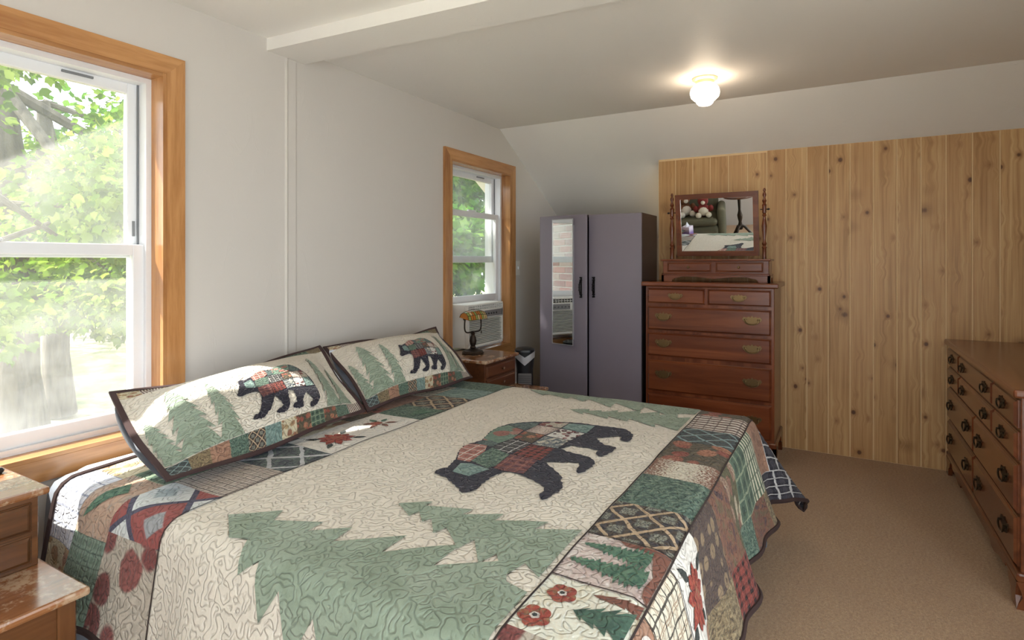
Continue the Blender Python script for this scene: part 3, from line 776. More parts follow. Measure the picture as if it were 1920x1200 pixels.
def cloth_poly(name, poly, mat, parent, f, origin, off=.0025, step=.02, k=1.0, clip=None):
    """flat print cut to an outline and laid on the cloth"""
    if clip:
        poly = [(min(max(p[0], clip[0]), clip[1]), min(max(p[1], clip[2]), clip[3])) for p in poly]
    st = step/k
    pts = []
    n = len(poly)
    for i in range(n):
        a, b = Vector(poly[i]), Vector(poly[(i+1) % n]); L = (b-a).length
        if L < 1e-5: continue
        q = max(1, int(L/st))
        for j in range(q): pts.append(a+(b-a)*(j/q))
    nb = len(pts)
    xs = [p.x for p in pts]; ys = [p.y for p in pts]
    def inside(x, y):
        c = False; j = nb-1
        for i in range(nb):
            if (ys[i] > y) != (ys[j] > y) and x < (xs[j]-xs[i])*(y-ys[i])/(ys[j]-ys[i])+xs[i]: c = not c
            j = i
        return c
    gx = min(xs)+st*.5
    while gx < max(xs):
        gy = min(ys)+st*.5
        while gy < max(ys):
            if inside(gx, gy) and min((gx-xs[i])**2+(gy-ys[i])**2 for i in range(nb)) > (st*.4)**2: pts.append(Vector((gx, gy)))
            gy += st
        gx += st
    vo, eo, fo, _, _, _ = delaunay_2d_cdt(pts, [], [list(range(nb))], 1, 1e-6)
    fo = [t for t in fo if inside(sum(vo[i].x for i in t)/3, sum(vo[i].y for i in t)/3)]
    V = [Sn(p.x, p.y, off, f)-origin for p in vo]
    w, h = max(xs)-min(xs), max(ys)-min(ys); x0, y0 = min(xs), min(ys)
    me = bpy.data.meshes.new(name); me.from_pydata(V, [], [list(t) for t in fo])
    s = max(w, h)
    set_uvs(me, [(p.x*k, p.y*k) for p in vo], [((p.x-x0)/s, (p.y-y0)/s) for p in vo])
    me.polygons.foreach_set('use_smooth', [True]*len(me.polygons)); me.update()
    # winding upwards
    return link(name, me, mat, parent)
def pine_poly(cx, tip, base, hw, n=5, lean=0.0, hw_top=.25):
    """saw-edged fir: tip at v=tip, foot at v=base"""
    L, Rr = [], []
    h = tip-base
    for i in range(1, n+1):
        t = i/n; w = hw*(hw_top+(1-hw_top)*t) if n > 1 else hw
        y = tip-h*t; x = cx+lean*t
        L.append((x-w, y+h*.02*(i % 2))); Rr.append((x+w, y-h*.015*(i % 2)))
        if i < n:
            L.append((x-w*.52, y+h*.055)); Rr.append((x+w*.52, y+h*.055))
    return [(cx, tip)]+Rr+list(reversed(L))
def star_poly(cx, cy, r, n=9, inner=.55, seed=0, sy=1.0):
    rd = random.Random(seed); out = []
    for i in range(n):
        a = 2*PI*i/n; q = r*(.82+.36*rd.random())
        out += [(cx+q*math.cos(a), cy+q*math.sin(a)*sy)]
        for dlt, m_ in ((.3, .78), (.42, .72), (.5, inner), (.58, .72), (.7, .8)):
            b = a+2*PI/n*dlt; out.append((cx+r*m_*math.cos(b)*(.96+.08*rd.random()), cy+r*m_*math.sin(b)*sy))
    return out
def petal_poly(cx, cy, r, n=5):
    return [(cx+r*(.8+.2*abs(math.sin(n*a/2)))*math.cos(a), cy+r*(.8+.2*abs(math.sin(n*a/2)))*math.sin(a)) for a in [2*PI*i/40 for i in range(40)]]
def leaf_poly(cx, cy, L, w, ang):
    c, s = math.cos(ang), math.sin(ang)
    pts = [(0, 0), (L*.3, w*.5), (L*.65, w*.42), (L, 0), (L*.65, -w*.42), (L*.3, -w*.5)]
    return [(cx+x*c-y*s, cy+x*s+y*c) for x, y in pts]

CR = (226, 216, 198)
KINDS = {
 'pink_pine': ('leafy', [(196, 160, 150), (206, 176, 166), (224, 208, 196)], 3.0),
 'brown_lattice': ('lattice', [(84, 66, 48), (198, 158, 112), (62, 58, 66), (150, 152, 128)], 4.0),
 'green_leaf': ('leafy', [(44, 74, 66), (74, 110, 92), (116, 148, 118)], 14.0),
 'rust_cream': ('speckle', [(222, 208, 180), (150, 82, 54)], 26.0),
 'red_floral': ('floral', [(110, 90, 62), (176, 62, 46), (206, 118, 74), (86, 76, 56), (214, 178, 120)], 2.6),
 'teal_diamond': ('lattice', [(82, 90, 84), (122, 160, 160), (66, 66, 72), (60, 86, 92)], 4.0),
 'brown_plaid': ('stripe', [(222, 208, 190), (120, 80, 66), (96, 62, 54)], 7.0),
 'cream_flower': ('leafy', [(226, 214, 186), (230, 230, 208), (222, 206, 168)], 2.5),
 'cream_window': ('window', [(226, 210, 178), (46, 38, 34), (160, 106, 62)], 4.0),
 'white': ('plain', [(228, 220, 208), (210, 200, 186)], 4.0),
 'purple_dots': ('dots', [(74, 54, 58), (152, 118, 78), (92, 62, 46), (104, 80, 62)], 4.0),
 'orange_purple': ('leafy', [(84, 60, 66), (150, 82, 54), (112, 90, 58)], 4.0),
 'olive': ('floral', [(112, 104, 60), (156, 70, 48), (206, 190, 150), (86, 80, 50), (220, 204, 160)], 2.4),
 'green_plaid': ('plaid', [(88, 122, 92), (58, 86, 70), (150, 168, 124)], 3.0),
 'green_stripe': ('stripe', [(210, 206, 170), (78, 112, 78), (70, 88, 66)], 6.0),
 'rust': ('leafy', [(168, 104, 70), (190, 128, 92), (150, 92, 66)], 4.0),
 'navy_plaid': ('plaid', [(48, 46, 60), (70, 68, 84), (212, 208, 206)], 4.0),
 'red_check': ('plaid', [(174, 56, 42), (40, 28, 30), (150, 44, 36)], 5.0),
 'brown_gold': ('leafy', [(88, 66, 44), (132, 104, 64), (170, 142, 92)], 12.0),
 'pink_plaid': ('window', [(196, 178, 162), (70, 58, 58), (150, 118, 108)], 8.0),
 'navy_diamond': ('lattice', [(98, 120, 108), (190, 192, 200), (66, 74, 88), (56, 66, 84)], 3.0),
 'diamond': ('diamond', [(178, 66, 62), (206, 214, 214), (82, 78, 110), (150, 170, 178)], 2.0),
 'beige_red': ('floral', [(196, 180, 158), (152, 62, 58), (170, 78, 70), (178, 162, 140), (200, 180, 150)], 2.2),
 'orange_tri': ('leafy', [(190, 140, 110), (202, 152, 118), (176, 150, 130)], 3.0),
 'teal': ('leafy', [(86, 128, 122), (110, 150, 140), (132, 168, 156)], 5.0),
 'blue_dash': ('plaid', [(222, 222, 230), (196, 200, 222), (120, 128, 170)], 5.0),
 'green_check': ('plaid', [(128, 156, 130), (96, 124, 102), (74, 98, 84)], 6.0),
 'beige_gold': ('floral', [(214, 196, 150), (196, 160, 96), (180, 90, 60), (206, 186, 140), (230, 214, 170)], 3.0),
 'dark_red': ('plaid', [(146, 66, 62), (106, 52, 62), (172, 92, 74)], 4.0),
 'black_check': ('window', [(54, 52, 54), (196, 194, 188), (110, 108, 106)], 4.0),
 'teal_dark': ('leafy', [(52, 74, 78), (78, 104, 102), (104, 130, 120)], 8.0),
 'pink_cream': ('speckle', [(214, 186, 168), (150, 120, 110)], 22.0),
 'white_red': ('floral', [(222, 216, 206), (170, 60, 56), (60, 62, 66), (206, 204, 196), (222, 216, 206)], 5.0),
 'blue_cream': ('leafy', [(84, 96, 110), (110, 122, 128), (214, 200, 170)], 4.0),
 'green_flower': ('floral', [(92, 132, 108), (196, 130, 110), (176, 84, 70), (110, 148, 120), (220, 200, 180)], 3.0),
 'red_line': ('window', [(196, 104, 82), (222, 204, 190), (120, 60, 60)], 4.0),
}
def mute(c, f=.26, up=1.04):
    g = .35*c[0]+.5*c[1]+.15*c[2]
    return tuple(min(255, int((v*(1-f)+g*f)*up)) for v in c)
def CM(k): kd, cols, n = KINDS[k]; return cloth_mat(kd, [mute(c) for c in cols], n)
_cm0 = cloth_mat
def cloth_mat(kind, cols, n=4.0, **kw): return _cm0(kind, [mute(c, .2, .96) for c in cols], n, **kw)
PRINT = {'red': cloth_mat('leafy', [(128, 44, 38), (172, 58, 48), (188, 82, 58)], 7.0), 'green': cloth_mat('leafy', [(54, 94, 76), (78, 118, 94), (104, 142, 112)], 9.0),
         'dark_green': cloth_mat('leafy', [(62, 92, 78), (72, 106, 88), (84, 120, 98)], 4.0), 'rustp': cloth_mat('plain', [(140, 84, 66), (120, 70, 56)]), 'leafdark': cloth_mat('plain', [(62, 68, 66), (50, 56, 54)]),
         'flower': cloth_mat('leafy', [(150, 56, 46), (182, 74, 58), (150, 120, 84)], 3.0), 'pale': cloth_mat('plain', [(226, 214, 204), (216, 200, 190)]), 'gold': cloth_mat('plain', [(206, 150, 96), (180, 120, 70)])}

def S2(u, v):
    x0, x1, y0 = BX0+.02, BX1-.02, BY0+.02
    su = (x0-u) if u < x0 else (u-x1 if u > x1 else 0.0); sv = (y0-v) if v < y0 else 0.0
    x = min(max(u, x0), x1); y = max(v, y0); z = BZ-.028-.011*max(0, (abs(u-(BX0+BX1)/2)/((BX1-BX0)/2))**6 if su == 0 else 1.0)
    if su == 0 and sv == 0: return Vector((x, y, z))
    s = math.hypot(su, sv); dx = su/s*(-1 if u < x0 else 1); dy = -sv/s
    o, d = drape(s, math.radians(86-6*(2*su*sv/(s*s))), .055)
    t = u*abs(dy)+v*abs(dx); o += .012*min(s/.4, 1)*math.sin(t*17)
    return Vector((x+dx*o, y+dy*o, z-d))
BO = Vector(BED.location)
cloth_grid('sheet', BX0-.40, BX1+.40, BY0-.43, BY1-.03, M['skirt'], BED, S2, BO, .035)
QU = thing('quilt', 'patchwork quilt with a walking bear and green pines spread over the bed', 'quilt', tuple(QZ))
HS, FS, FS2, FS3 = 1.52, .535, .325, .105     # head seam, foot seams
cloth_grid('centre_panel', U0, U1, FS, HS, M['cream'], QU, S, QZ)
def row(v0, v1, bounds, kinds, prot=0):
    return [cloth_grid('patch', a, b, v0, v1, CM(kd), QU, S, QZ, prot=prot) for a, b, kd in zip(bounds, bounds[1:], kinds)]
foot1 = row(FS2, FS, [U0, .72, .92, 1.113, 1.316, 1.531, 1.772, 1.935, 2.159, 2.359, 2.586, 2.80, U1],
    ['green_plaid', 'beige_red', 'cream_flower', 'pink_pine', 'brown_lattice', 'green_leaf', 'rust_cream', 'red_floral', 'teal_diamond', 'brown_plaid', 'red_floral', 'green_check'])
foot2 = row(FS3, FS2, [U0, .86, 1.085, 1.278, 1.475, 1.70, 1.88, 2.07, 2.28, 2.48, 2.70, U1],
    ['olive', 'rust', 'cream_window', 'white', 'purple_dots', 'orange_purple', 'olive', 'green_plaid', 'green_stripe', 'rust', 'navy_plaid'])
foot3 = row(V0, FS3, [U0, 1.0, 1.24, 1.48, 1.72, 1.94, 2.16, 2.38, 2.60, U1],
    ['beige_red', 'brown_gold', 'rust', 'brown_gold', 'red_check', 'green_leaf', 'orange_purple', 'brown_gold', 'navy_plaid'])
head1 = row(HS, 1.76, [U0, .79, 1.01, 1.22, 1.42, 1.66, 1.90, 2.08, 2.30, 2.50, 2.75, U1],
    ['beige_red', 'diamond', 'pink_plaid', 'navy_diamond', 'white', 'white', 'green_leaf', 'brown_lattice', 'teal', 'green_leaf', 'rust'])
head2 = row(1.76, 1.93, [U0, .76, .98, 1.22, 1.48, 1.74, 1.98, 2.24, 2.5, 2.75, U1],
    ['green_check', 'orange_tri', 'green_plaid', 'teal_diamond', 'beige_gold', 'red_floral', 'rust', 'cream_window', 'green_leaf', 'olive'])
head3 = row(1.93, V1, [U0, .70, .95, 1.2, 1.5, 1.8, 2.1, 2.4, 2.7, U1], ['beige_gold', 'blue_dash', 'beige_gold', 'teal', 'rust', 'green_plaid', 'red_floral', 'olive', 'teal'])
# printed motifs on patches
def onpatch(p, name, poly, mat, off=.002, clip=None): return cloth_poly(name, poly, mat, p, S, QZ, off, .02, 1.0, clip)
def poinsettia(p, cx, cy, r, seed=1):
    for a in (0.5, 2.2, 3.7, 5.4): onpatch(p, 'leaf_print', leaf_poly(cx+r*.85*math.cos(a), cy+r*.85*math.sin(a), r*.75, r*.3, a), PRINT['leafdark'])
    onpatch(p, 'flower_print', star_poly(cx, cy, r, 9, .5, seed), PRINT['red'], .0028)
    onpatch(p, 'flower_print', star_poly(cx, cy, r*.45, 7, .5, seed+3), PRINT['flower'], .0036)
poinsettia(head1[4], 1.54, 1.635, .07, 3)
poinsettia(foot2[3], 1.375, .215, .075, 5)
for a, r in ((.3, .05), (1.3, .06), (2.4, .05), (3.4, .06), (4.4, .05), (5.4, .055)):
    onpatch(head1[5], 'leaf_print', leaf_poly(1.78+.02*math.cos(a), 1.64+.02*math.sin(a), r, .022, a), PRINT['green' if int(a*10) % 2 else 'rustp'])
onpatch(head1[5], 'flower_print', petal_poly(1.765, 1.645, .026), PRINT['flower'], .003)
onpatch(head1[6], 'pine_print', [(1.90+.02, 1.60), (2.06, 1.54), (2.03, 1.60), (2.06, 1.62), (2.0, 1.64)], PRINT['green'], .002)
fp = foot1[3]
def rag_pine(cx, tip, base, hw, seed):
    rd = random.Random(seed); L, Rr = [], []; n = 26; h = tip-base
    for i in range(1, n):
        t = i/n; y = tip-h*t; w = hw*(.12+.88*t)*(1-.35*max(0, t-.85)/.15)
        k = (1.0 if i % 2 else .55)
        Rr.append((cx+w*k*(.75+.4*rd.random()), y-h*.012*(i % 2))); L.append((cx-w*k*(.75+.4*rd.random()), y-h*.012*(i % 2)))
    return [(cx, tip)]+Rr+[(cx, base)]+list(reversed(L))
onpatch(fp, 'pine_print', rag_pine(1.260, .520, .362, .055, 1), PRINT['green'], .002)
onpatch(fp, 'pine_print', rag_pine(1.185, .524, .350, .060, 2), PRINT['green'], .0026)
onpatch(fp, 'border_print', [(1.116, .329), (1.313, .329), (1.313, .45), (1.295, .43), (1.298, .39), (1.27, .36), (1.235, .352), (1.21, .343), (1.16, .348), (1.13, .343)], PRINT['rustp'], .0014)
fc = foot1[2]
for (cx, cy, r) in ((1.058, .485, .032), (.965, .50, .034)):
    onpatch(fc, 'flower_print', petal_poly(cx, cy, r), PRINT['flower'], .002); onpatch(fc, 'flower_print', petal_poly(cx, cy, r*.32), PRINT['pale'], .003); onpatch(fc, 'flower_print', petal_poly(cx, cy, r*.17), PRINT['leafdark'], .0038)
onpatch(fc, 'pine_print', pine_poly(1.02, .445, .335, .055, 4), PRINT['dark_green'], .002)
onpatch(fc, 'pine_print', pine_poly(1.085, .43, .33, .022, 4), PRINT['rustp'], .0016)
onpatch(foot2[1], 'blotch_print', petal_poly(1.02, .27, .05, 5), PRINT['pale'], .002)
onpatch(head2[1], 'pine_print', [(.80, 1.90), (.94, 1.86), (.90, 1.80), (.83, 1.86)], PRINT['green'], .002)
# seams
def seam(pts, w=.0045):
    L = [Vector(p) for p in pts]; poly = []
    d = (L[-1]-L[0]).normalized(); n = Vector((-d.y, d.x))*w/2
    cloth_poly('seam', [tuple(L[0]+n), tuple(L[-1]+n), tuple(L[-1]-n), tuple(L[0]-n)], M['seam'], QU, S, QZ, .0032, .03)
for v in (HS, FS, FS2): seam([(U0, v), (U1, v)])
for u in (1.113, 1.316): seam([(u, FS2), (u, FS)], .0035)
for u in (1.085, 1.278): seam([(u, FS3), (u, FS2)], .0035)
# binding round the hem
hem = []
N = 90
for i in range(N): hem.append((U0+(U1-U0)*i/N, V0))
for i in range(N): hem.append((U1, V0+(V1-V0)*i/N))
for i in range(N): hem.append((U1-(U1-U0)*i/N, V1))
for i in range(N): hem.append((U0, V1-(V1-V0)*i/N))
mb = MB().tube([S(*p)-QZ for p in hem], .009, 6, True).build('binding', plain('brown_binding', (56, 38, 36), .9), QU, True)

# pines and bear
BEAR = [(1.453,1.108),(1.481,1.11),(1.503,1.094),(1.578,1.115),(1.669,1.16),(1.728,1.174),(1.761,1.16),(1.803,1.154),(1.897,1.18),(1.964,1.188),(2.037,1.177),(2.075,1.143),(2.107,1.105),(2.13,1.06),(2.155,1.021),(2.168,.972),(2.179,.927),(2.182,.862),(2.19,.818),(2.195,.769),(2.195,.734),(2.166,.706),(2.121,.68),(2.069,.67),(2.043,.675),(2.043,.688),(2.051,.702),(2.086,.712),(2.094,.728),(2.038,.796),(1.999,.767),(1.971,.734),(1.965,.692),(1.924,.686),(1.893,.692),(1.847,.7),(1.847,.713),(1.865,.728),(1.904,.735),(1.909,.777),(1.904,.838),(1.856,.857),(1.838,.826),(1.831,.788),(1.824,.742),(1.801,.712),(1.777,.698),(1.725,.693),(1.674,.7),(1.659,.706),(1.684,.723),(1.727,.731),(1.752,.742),(1.737,.781),(1.702,.845),(1.671,.809),(1.643,.775),(1.615,.745),(1.572,.726),(1.542,.706),(1.507,.699),(1.467,.703),(1.43,.703),(1.417,.711),(1.441,.732),(1.477,.735),(1.5,.745),(1.523,.776),(1.545,.811),(1.558,.846),(1.567,.868),(1.572,.9),(1.559,.922),(1.533,.928),(1.498,.932),(1.446,.928),(1.403,.916),(1.38,.922),(1.363,.943),(1.39,.974),(1.417,1.016),(1.438,1.056),(1.443,1.086)]
BP = [('red_line',[(1.575,1.108),(1.669,1.16),(1.728,1.172),(1.745,1.145),(1.749,1.098),(1.691,1.071),(1.578,1.059)]),
 ('teal_dark',[(1.75,1.149),(1.818,1.141),(1.792,1.075),(1.744,1.075),(1.744,1.1)]),
 ('green_flower',[(1.803,1.152),(1.897,1.178),(1.964,1.186),(2.022,1.168),(1.982,1.076),(1.877,1.064),(1.792,1.075)]),
 ('teal_dark',[(2.032,1.174),(2.071,1.141),(2.111,1.07),(2.054,1.062),(1.984,1.072)]),
 ('pink_cream',[(2.074,1.061),(2.076,.959),(1.975,.977),(1.973,1.065)]),
 ('red_floral',[(1.971,1.065),(1.969,.977),(1.863,.977),(1.88,1.063)]),
 ('black_check',[(1.871,1.063),(1.858,.977),(1.748,.972),(1.707,.995),(1.741,1.073)]),
 ('green_leaf',[(1.735,1.068),(1.704,.979),(1.592,.968),(1.561,.98),(1.591,1.06),(1.69,1.068)]),
 ('dark_red',[(1.704,.977),(1.699,.869),(1.575,.855),(1.568,.927),(1.573,.964)]),
 ('teal',[(1.554,1.079),(1.571,1.049),(1.556,.968),(1.474,.993),(1.481,1.06)]),
 ('red_check',[(1.845,.970),(1.842,.876),(1.704,.862),(1.710,.970)]),
 ('beige_red',[(2.113,1.06),(2.145,1.017),(2.155,.958),(2.083,.962),(2.079,1.059)]),
 ('teal',[(2.150,.954),(2.170,.851),(2.066,.846),(2.081,.955)]),
 ('white_red',[(2.072,.955),(2.060,.850),(1.95,.863),(1.966,.970)]),
 ('blue_cream',[(1.960,.971),(1.945,.866),(1.850,.866),(1.851,.971)])]
def furry(poly, amp, rd, below=None):
    out = []
    for i in range(len(poly)):
        a, b = Vector(poly[i]), Vector(poly[(i+1) % len(poly)]); L = (b-a).length
        n = max(1, int(L/.012)); d = (b-a); nn = Vector((d.y, -d.x)).normalized() if L > 0 else Vector((0, 0))
        for j in range(n):
            p = a+d*(j/n)
            if j % 2 == 1: p = p+nn*(-amp*(.4+rd.random()))
            out.append((p.x, p.y))
    return out
def bear_on(parent, f, origin, T, k, lift=.003):
    b = cloth_poly('bear', [T(p) for p in furry(BEAR, .004, random.Random(3))], M['bear'], parent, f, origin, lift, .022, k)
    for kd, poly in BP:
        cloth_poly('bear_patch', [T(p) for p in poly], CM(kd), b, f, origin, lift+.0012, .025, k)
    return b
bear_on(QU, S, QZ, lambda p: p, 1.0)
XC = (BX0+BX1)/2+.01
treeA = [(.948,1.404),(1.03,1.29),(.982,1.268),(1.04,1.149),(.992,1.150),(1.055,1.062),(.985,1.055),(1.085,.911),(1.0,.916),(1.11,.769),(1.01,.774),(1.10,.64),(1.03,.60),(1.02,.545),
         (.80,.545),(.64,.60),(.745,.70),(.62,.735),(.765,.83),(.65,.88),(.80,.95),(.70,1.0),(.825,1.06),(.75,1.10),(.86,1.16),(.82,1.20),(.895,1.25),(.88,1.30)]
treeB = [(1.219,1.054),(1.271,.974),(1.238,.977),(1.286,.851),(1.248,.861),(1.298,.763),(1.255,.766),(1.315,.64),(1.262,.655),(1.32,.55),(1.08,.55),(1.112,.60),(1.04,.615),(1.115,.675),(1.062,.69),(1.145,.755),(1.09,.765),(1.162,.85),(1.122,.86),(1.186,.915),(1.16,.925),(1.203,.968),(1.172,.978)]
for poly in (treeA, treeB):
    cloth_poly('pine', poly, M['sage'], QU, S, QZ, .0028 if poly is treeA else .0032, .025)
    mir = [(2*XC-p[0], p[1]) for p in reversed(poly)]
    cloth_poly('pine', mir, M['sage'], QU, S, QZ, .0028 if poly is treeA else .0032, .025)

# ---- pillows in shams
def pillow(label, BL, BR, TR, TL, seed, belly=.10):
    BL, BR, TR, TL = map(Vector, (BL, BR, TR, TL))
    ctr = (BL+BR+TR+TL)/4; ctr.z = BZ
    L = ((BR-BL).length+(TR-TL).length)/2; H = ((TL-BL).length+(TR-BR).length)/2
    nrm = (BR-BL).cross(TL-BL).normalized()
    rd = random.Random(seed)
    def prof(t): return max(0.0, 1-abs(2*t-1)**2.5)**.85
    def f(u, v, sgn=1.0):
        # u, v in 0..1 over the whole sham, flange included
        uu, vv = min(max(u, 0), 1), min(max(v, 0), 1)
        base = (BL*(1-u)+BR*u)*(1-v)+(TL*(1-u)+TR*u)*v
        fi = .055; a = min(max((uu-fi)/(1-2*fi), 0), 1); b = min(max((vv-fi*.8)/(1-1.6*fi), 0), 1)
        h = belly*prof(a)*prof(b)
        h += .007*mnoise.noise(Vector((u*5+seed, v*3.5, 2.0)))*prof(a)*prof(b)
        edge = .010*math.sin(u*9+seed)*(abs(2*vv-1)**6)+.010*math.sin(v*7+seed)*(abs(2*uu-1)**6)
        sag = -.02*math.sin(PI*uu)*(vv**3)         # top edge dips between the corners
        return base+nrm*(h*sgn+edge)+Vector((0, 0, sag))
    t = thing('pillow', label, 'pillow', tuple(ctr), 0.0, 'pillows in quilted shams')
    k = L
    e = .02
    cloth_grid('sham_front', e, 1-e, .118, .90, M['cream'], t, f, ctr, .018, 0, k)
    ks = ['teal_diamond', 'brown_gold', 'rust', 'green_leaf', 'brown_lattice', 'teal', 'beige_gold', 'red_floral', 'green_plaid', 'red_floral', 'green_leaf', 'brown_plaid']
    n = len(ks)
    for i in range(n):
        a, b = e+(1-2*e)*i/n, e+(1-2*e)*(i+1)/n
        cloth_grid('border_patch', a, b, .026, .118, CM(ks[i]), t, f, ctr, .02, 0, k)
        cloth_grid('border_patch', a, b, .90, .974, CM(ks[(i*5+6) % n]), t, f, ctr, .02, 0, k)
    # brown flange binding
    per = [(q/24, 0) for q in range(24)]+[(1, q/14) for q in range(14)]+[(1-q/24, 1) for q in range(24)]+[(0, 1-q/14) for q in range(14)]
    inn = [(e+(1-2*e)*p[0], .026+.948*p[1]) for p in per]
    m = MB(); A = [m.bm.verts.new(f(*p)-ctr) for p in per]; B = [m.bm.verts.new(f(*p)-ctr+nrm*.0015) for p in inn]; Cc = [m.bm.verts.new(f(*p)-ctr-nrm*.006) for p in per]; D = [m.bm.verts.new(f(*p)-ctr-nrm*.006) for p in inn]
    q = len(per)
    for i in range(q):
        j = (i+1) % q
        m.bm.faces.new((A[i], A[j], B[j], B[i])); m.bm.faces.new((Cc[j], Cc[i], D[i], D[j])); m.bm.faces.new((A[j], A[i], Cc[i], Cc[j]))
    m.build('binding', plain('sham_binding', (66, 46, 46), .9), t, True)
    # back of the sham and the white pillow inside
    def fb(u, v): return f(u, v, -.40)-nrm*.004
    cloth_grid('sham_back', e, 1-e, .035, .965, M['sheet'], t, fb, ctr, .03, 0, k)
    def pf(t): return max(0.0, 1-abs(2*t-1)**5)**.5
    def f2(u, v):
        a, b = .012+.98*u-.038*(1-u)*math.sin(PI*min(max(v, 0), 1))**.7, .06+.84*v
        return (BL*(1-a)+BR*a)*(1-b)+(TL*(1-a)+TR*a)*b-nrm*(.006+.062*pf(min(max(u, 0), 1))*pf(min(max(v, 0), 1)))
    cloth_grid('pillow_insert', 0.0, 1.0, 0.0, 1.0, M['sheet'], t, f2, ctr, .03, 0, k)
    # print
    for cx, tip, base, hw, nn in ((.055, .60, .12, .05, 6), (.155, .78, .12, .08, 6), (.275, .66, .12, .05, 6), (.815, .74, .12, .05, 6), (.90, .60, .12, .042, 5)):
        asp = L/H
        poly = pine_poly(cx, tip, base, hw, nn)
        cloth_poly('pine', poly, M['sage'], t, f, ctr, .0022+.0004*nn, .02, k, (e, 1-e, .118, .90))
    bx0, bx1, by0, by1 = 1.363, 2.195, .67, 1.188
    sc = .36/(bx1-bx0)*L/L
    T = lambda p: (.345+(p[0]-bx0)/(bx1-bx0)*.39, .14+(p[1]-by0)/(by1-by0)*.47)
    bear_on(t, f, ctr, T, k, .0045)
    return t
pillow('sunlit bear pillow nearest the large window', (.925, 1.655, .632), (1.80, 1.74, .632), (1.955, 2.185, .857), (1.005, 2.14, .812), 1)
pillow('shaded bear pillow beside the far nightstand', (1.85, 1.765, .632), (2.625, 1.74, .632), (2.765, 2.10, .872), (1.985, 2.19, .862), 5)

# ================================================================== SMALL THINGS
# ceiling light
LX, LY = 3.35, .655
CL = thing('ceiling_light', 'small flush ceiling light with a glowing ribbed white glass globe', 'ceiling light', (LX, LY, CE))
MB().lathe([(.068, 0), (.069, -.008), (.060, -.014), (.052, -.017), (.050, -.034), (.046, -.034), (.046, -.004)][::-1], (0, 0, 0), 28).build('base', plain('cream_brass_base', (226, 200, 158), .3, .35), CL, True)
k = NT('lit_milk_glass'); k.b.inputs['Emission Color'].default_value = (1.0, .80, .58, 1); k.b.inputs['Emission Strength'].default_value = 19.0; k.col((.9, .88, .84, 1))
m = MB(); prof = [(.044, -.030), (.058, -.040), (.074, -.058), (.080, -.082), (.074, -.105), (.058, -.122), (.047, -.130), (.044, -.140), (.034, -.150), (.016, -.155), (.002, -.156)]
n = 40; rings = []
for r, z in prof: rings.append([m.bm.verts.new((r*(1+.014*math.cos(k2*PI))*math.cos(2*PI*k2/n), r*(1+.014*math.cos(k2*PI))*math.sin(2*PI*k2/n), z)) for k2 in range(n)])
for A, B in zip(rings, rings[1:]):
    for q in range(n): m.bm.faces.new((A[q], A[(q+1) % n], B[(q+1) % n], B[q]))
m.bm.faces.new(rings[0]); m.bm.faces.new(rings[-1])
m.build('globe', k.m, CL, True)

# window air conditioner
AX0, AX1, AY, AZ0, AZ1 = 3.262, 3.727, 2.20, .664, .966
AC = thing('air_conditioner', 'white window air conditioner with louvred front in the far window', 'air conditioner', ((AX0+AX1)/2, AY, AZ0))
aw, ah = (AX1-AX0)/2, AZ1-AZ0
box('body', (-aw, .03, 0), (aw, .44, ah), M['white_plastic'], AC, .004)
m = MB(); m.box((-aw, 0, 0), (aw, .03, .02), .004); m.box((-aw, 0, .195), (aw, .03, .262), .004); m.box((-aw, 0, ah-.012), (aw, .03, ah), .003)
m.box((-aw, 0, .02), (-aw+.014, .03, ah-.012)); m.box((aw-.014, 0, .02), (aw, .03, ah-.012)); m.build('front_bezel', M['white_plastic'], AC)
box('control_panel', (-aw*.1, -.002, .205), (aw-.018, .002, .250), M['grey_plastic'], AC, .001)
for i in range(5): MB().lathe([(.001, 0), (.006, 0), (.006, .003), (.001, .003)], (0, 0, 0), 10).build('button', M['black_plastic'], AC).location = (-.01+i*.035, -.004, .226)
for o in [q for q in AC.children if q.name.startswith('button')]: o.rotation_euler = (PI/2, 0, 0)
box('grille_backing', (-aw+.014, .022, .02), (aw-.014, .028, .195), M['black_plastic'], AC); box('grille_backing', (-aw+.014, .022, .262), (aw-.014, .028, ah-.012), M['black_plastic'], AC)
sl = MB().box((-aw+.013, .004, -.0024), (aw-.013, .020, .0024), .0008, Matrix.Rotation(.2, 3, 'X')).mesh('louver')
for i in range(14): link('louver', sl, M['white_plastic'], AC).location = (0, 0, .029+i*.0123)
vn = MB().box((-.0028, .003, .262), (.0028, .022, ah-.012)).mesh('vent_fin')
for i in range(15): link('vent_fin', vn, M['white_plastic'], AC).location = (-aw+.03+i*(2*aw-.06)/14, 0, 0)
box('vent_bar', (-aw+.014, .002, .274), (aw-.014, .012, .279), M['white_plastic'], AC)
fx0, fx1 = W2[0]+.034, W2[1]-.034; cx = (AX0+AX1)/2
for a, b in ((fx0, AX0), (AX1, fx1)):
    o = box('side_panel', (a-cx, .185, -.012), (b-cx, .20, ah+.01), M['vinyl'], AC)
    for j in range(max(2, int((b-a)/.02))): box('pleat', (a-cx+.004+j*.02, .180, -.01), (a-cx+.010+j*.02, .185, ah+.006), M['vinyl'], o)
box('sill_filler', (fx0-cx, .185, ah+.006), (fx1-cx, .215, ah+.03), M['vinyl'], AC)

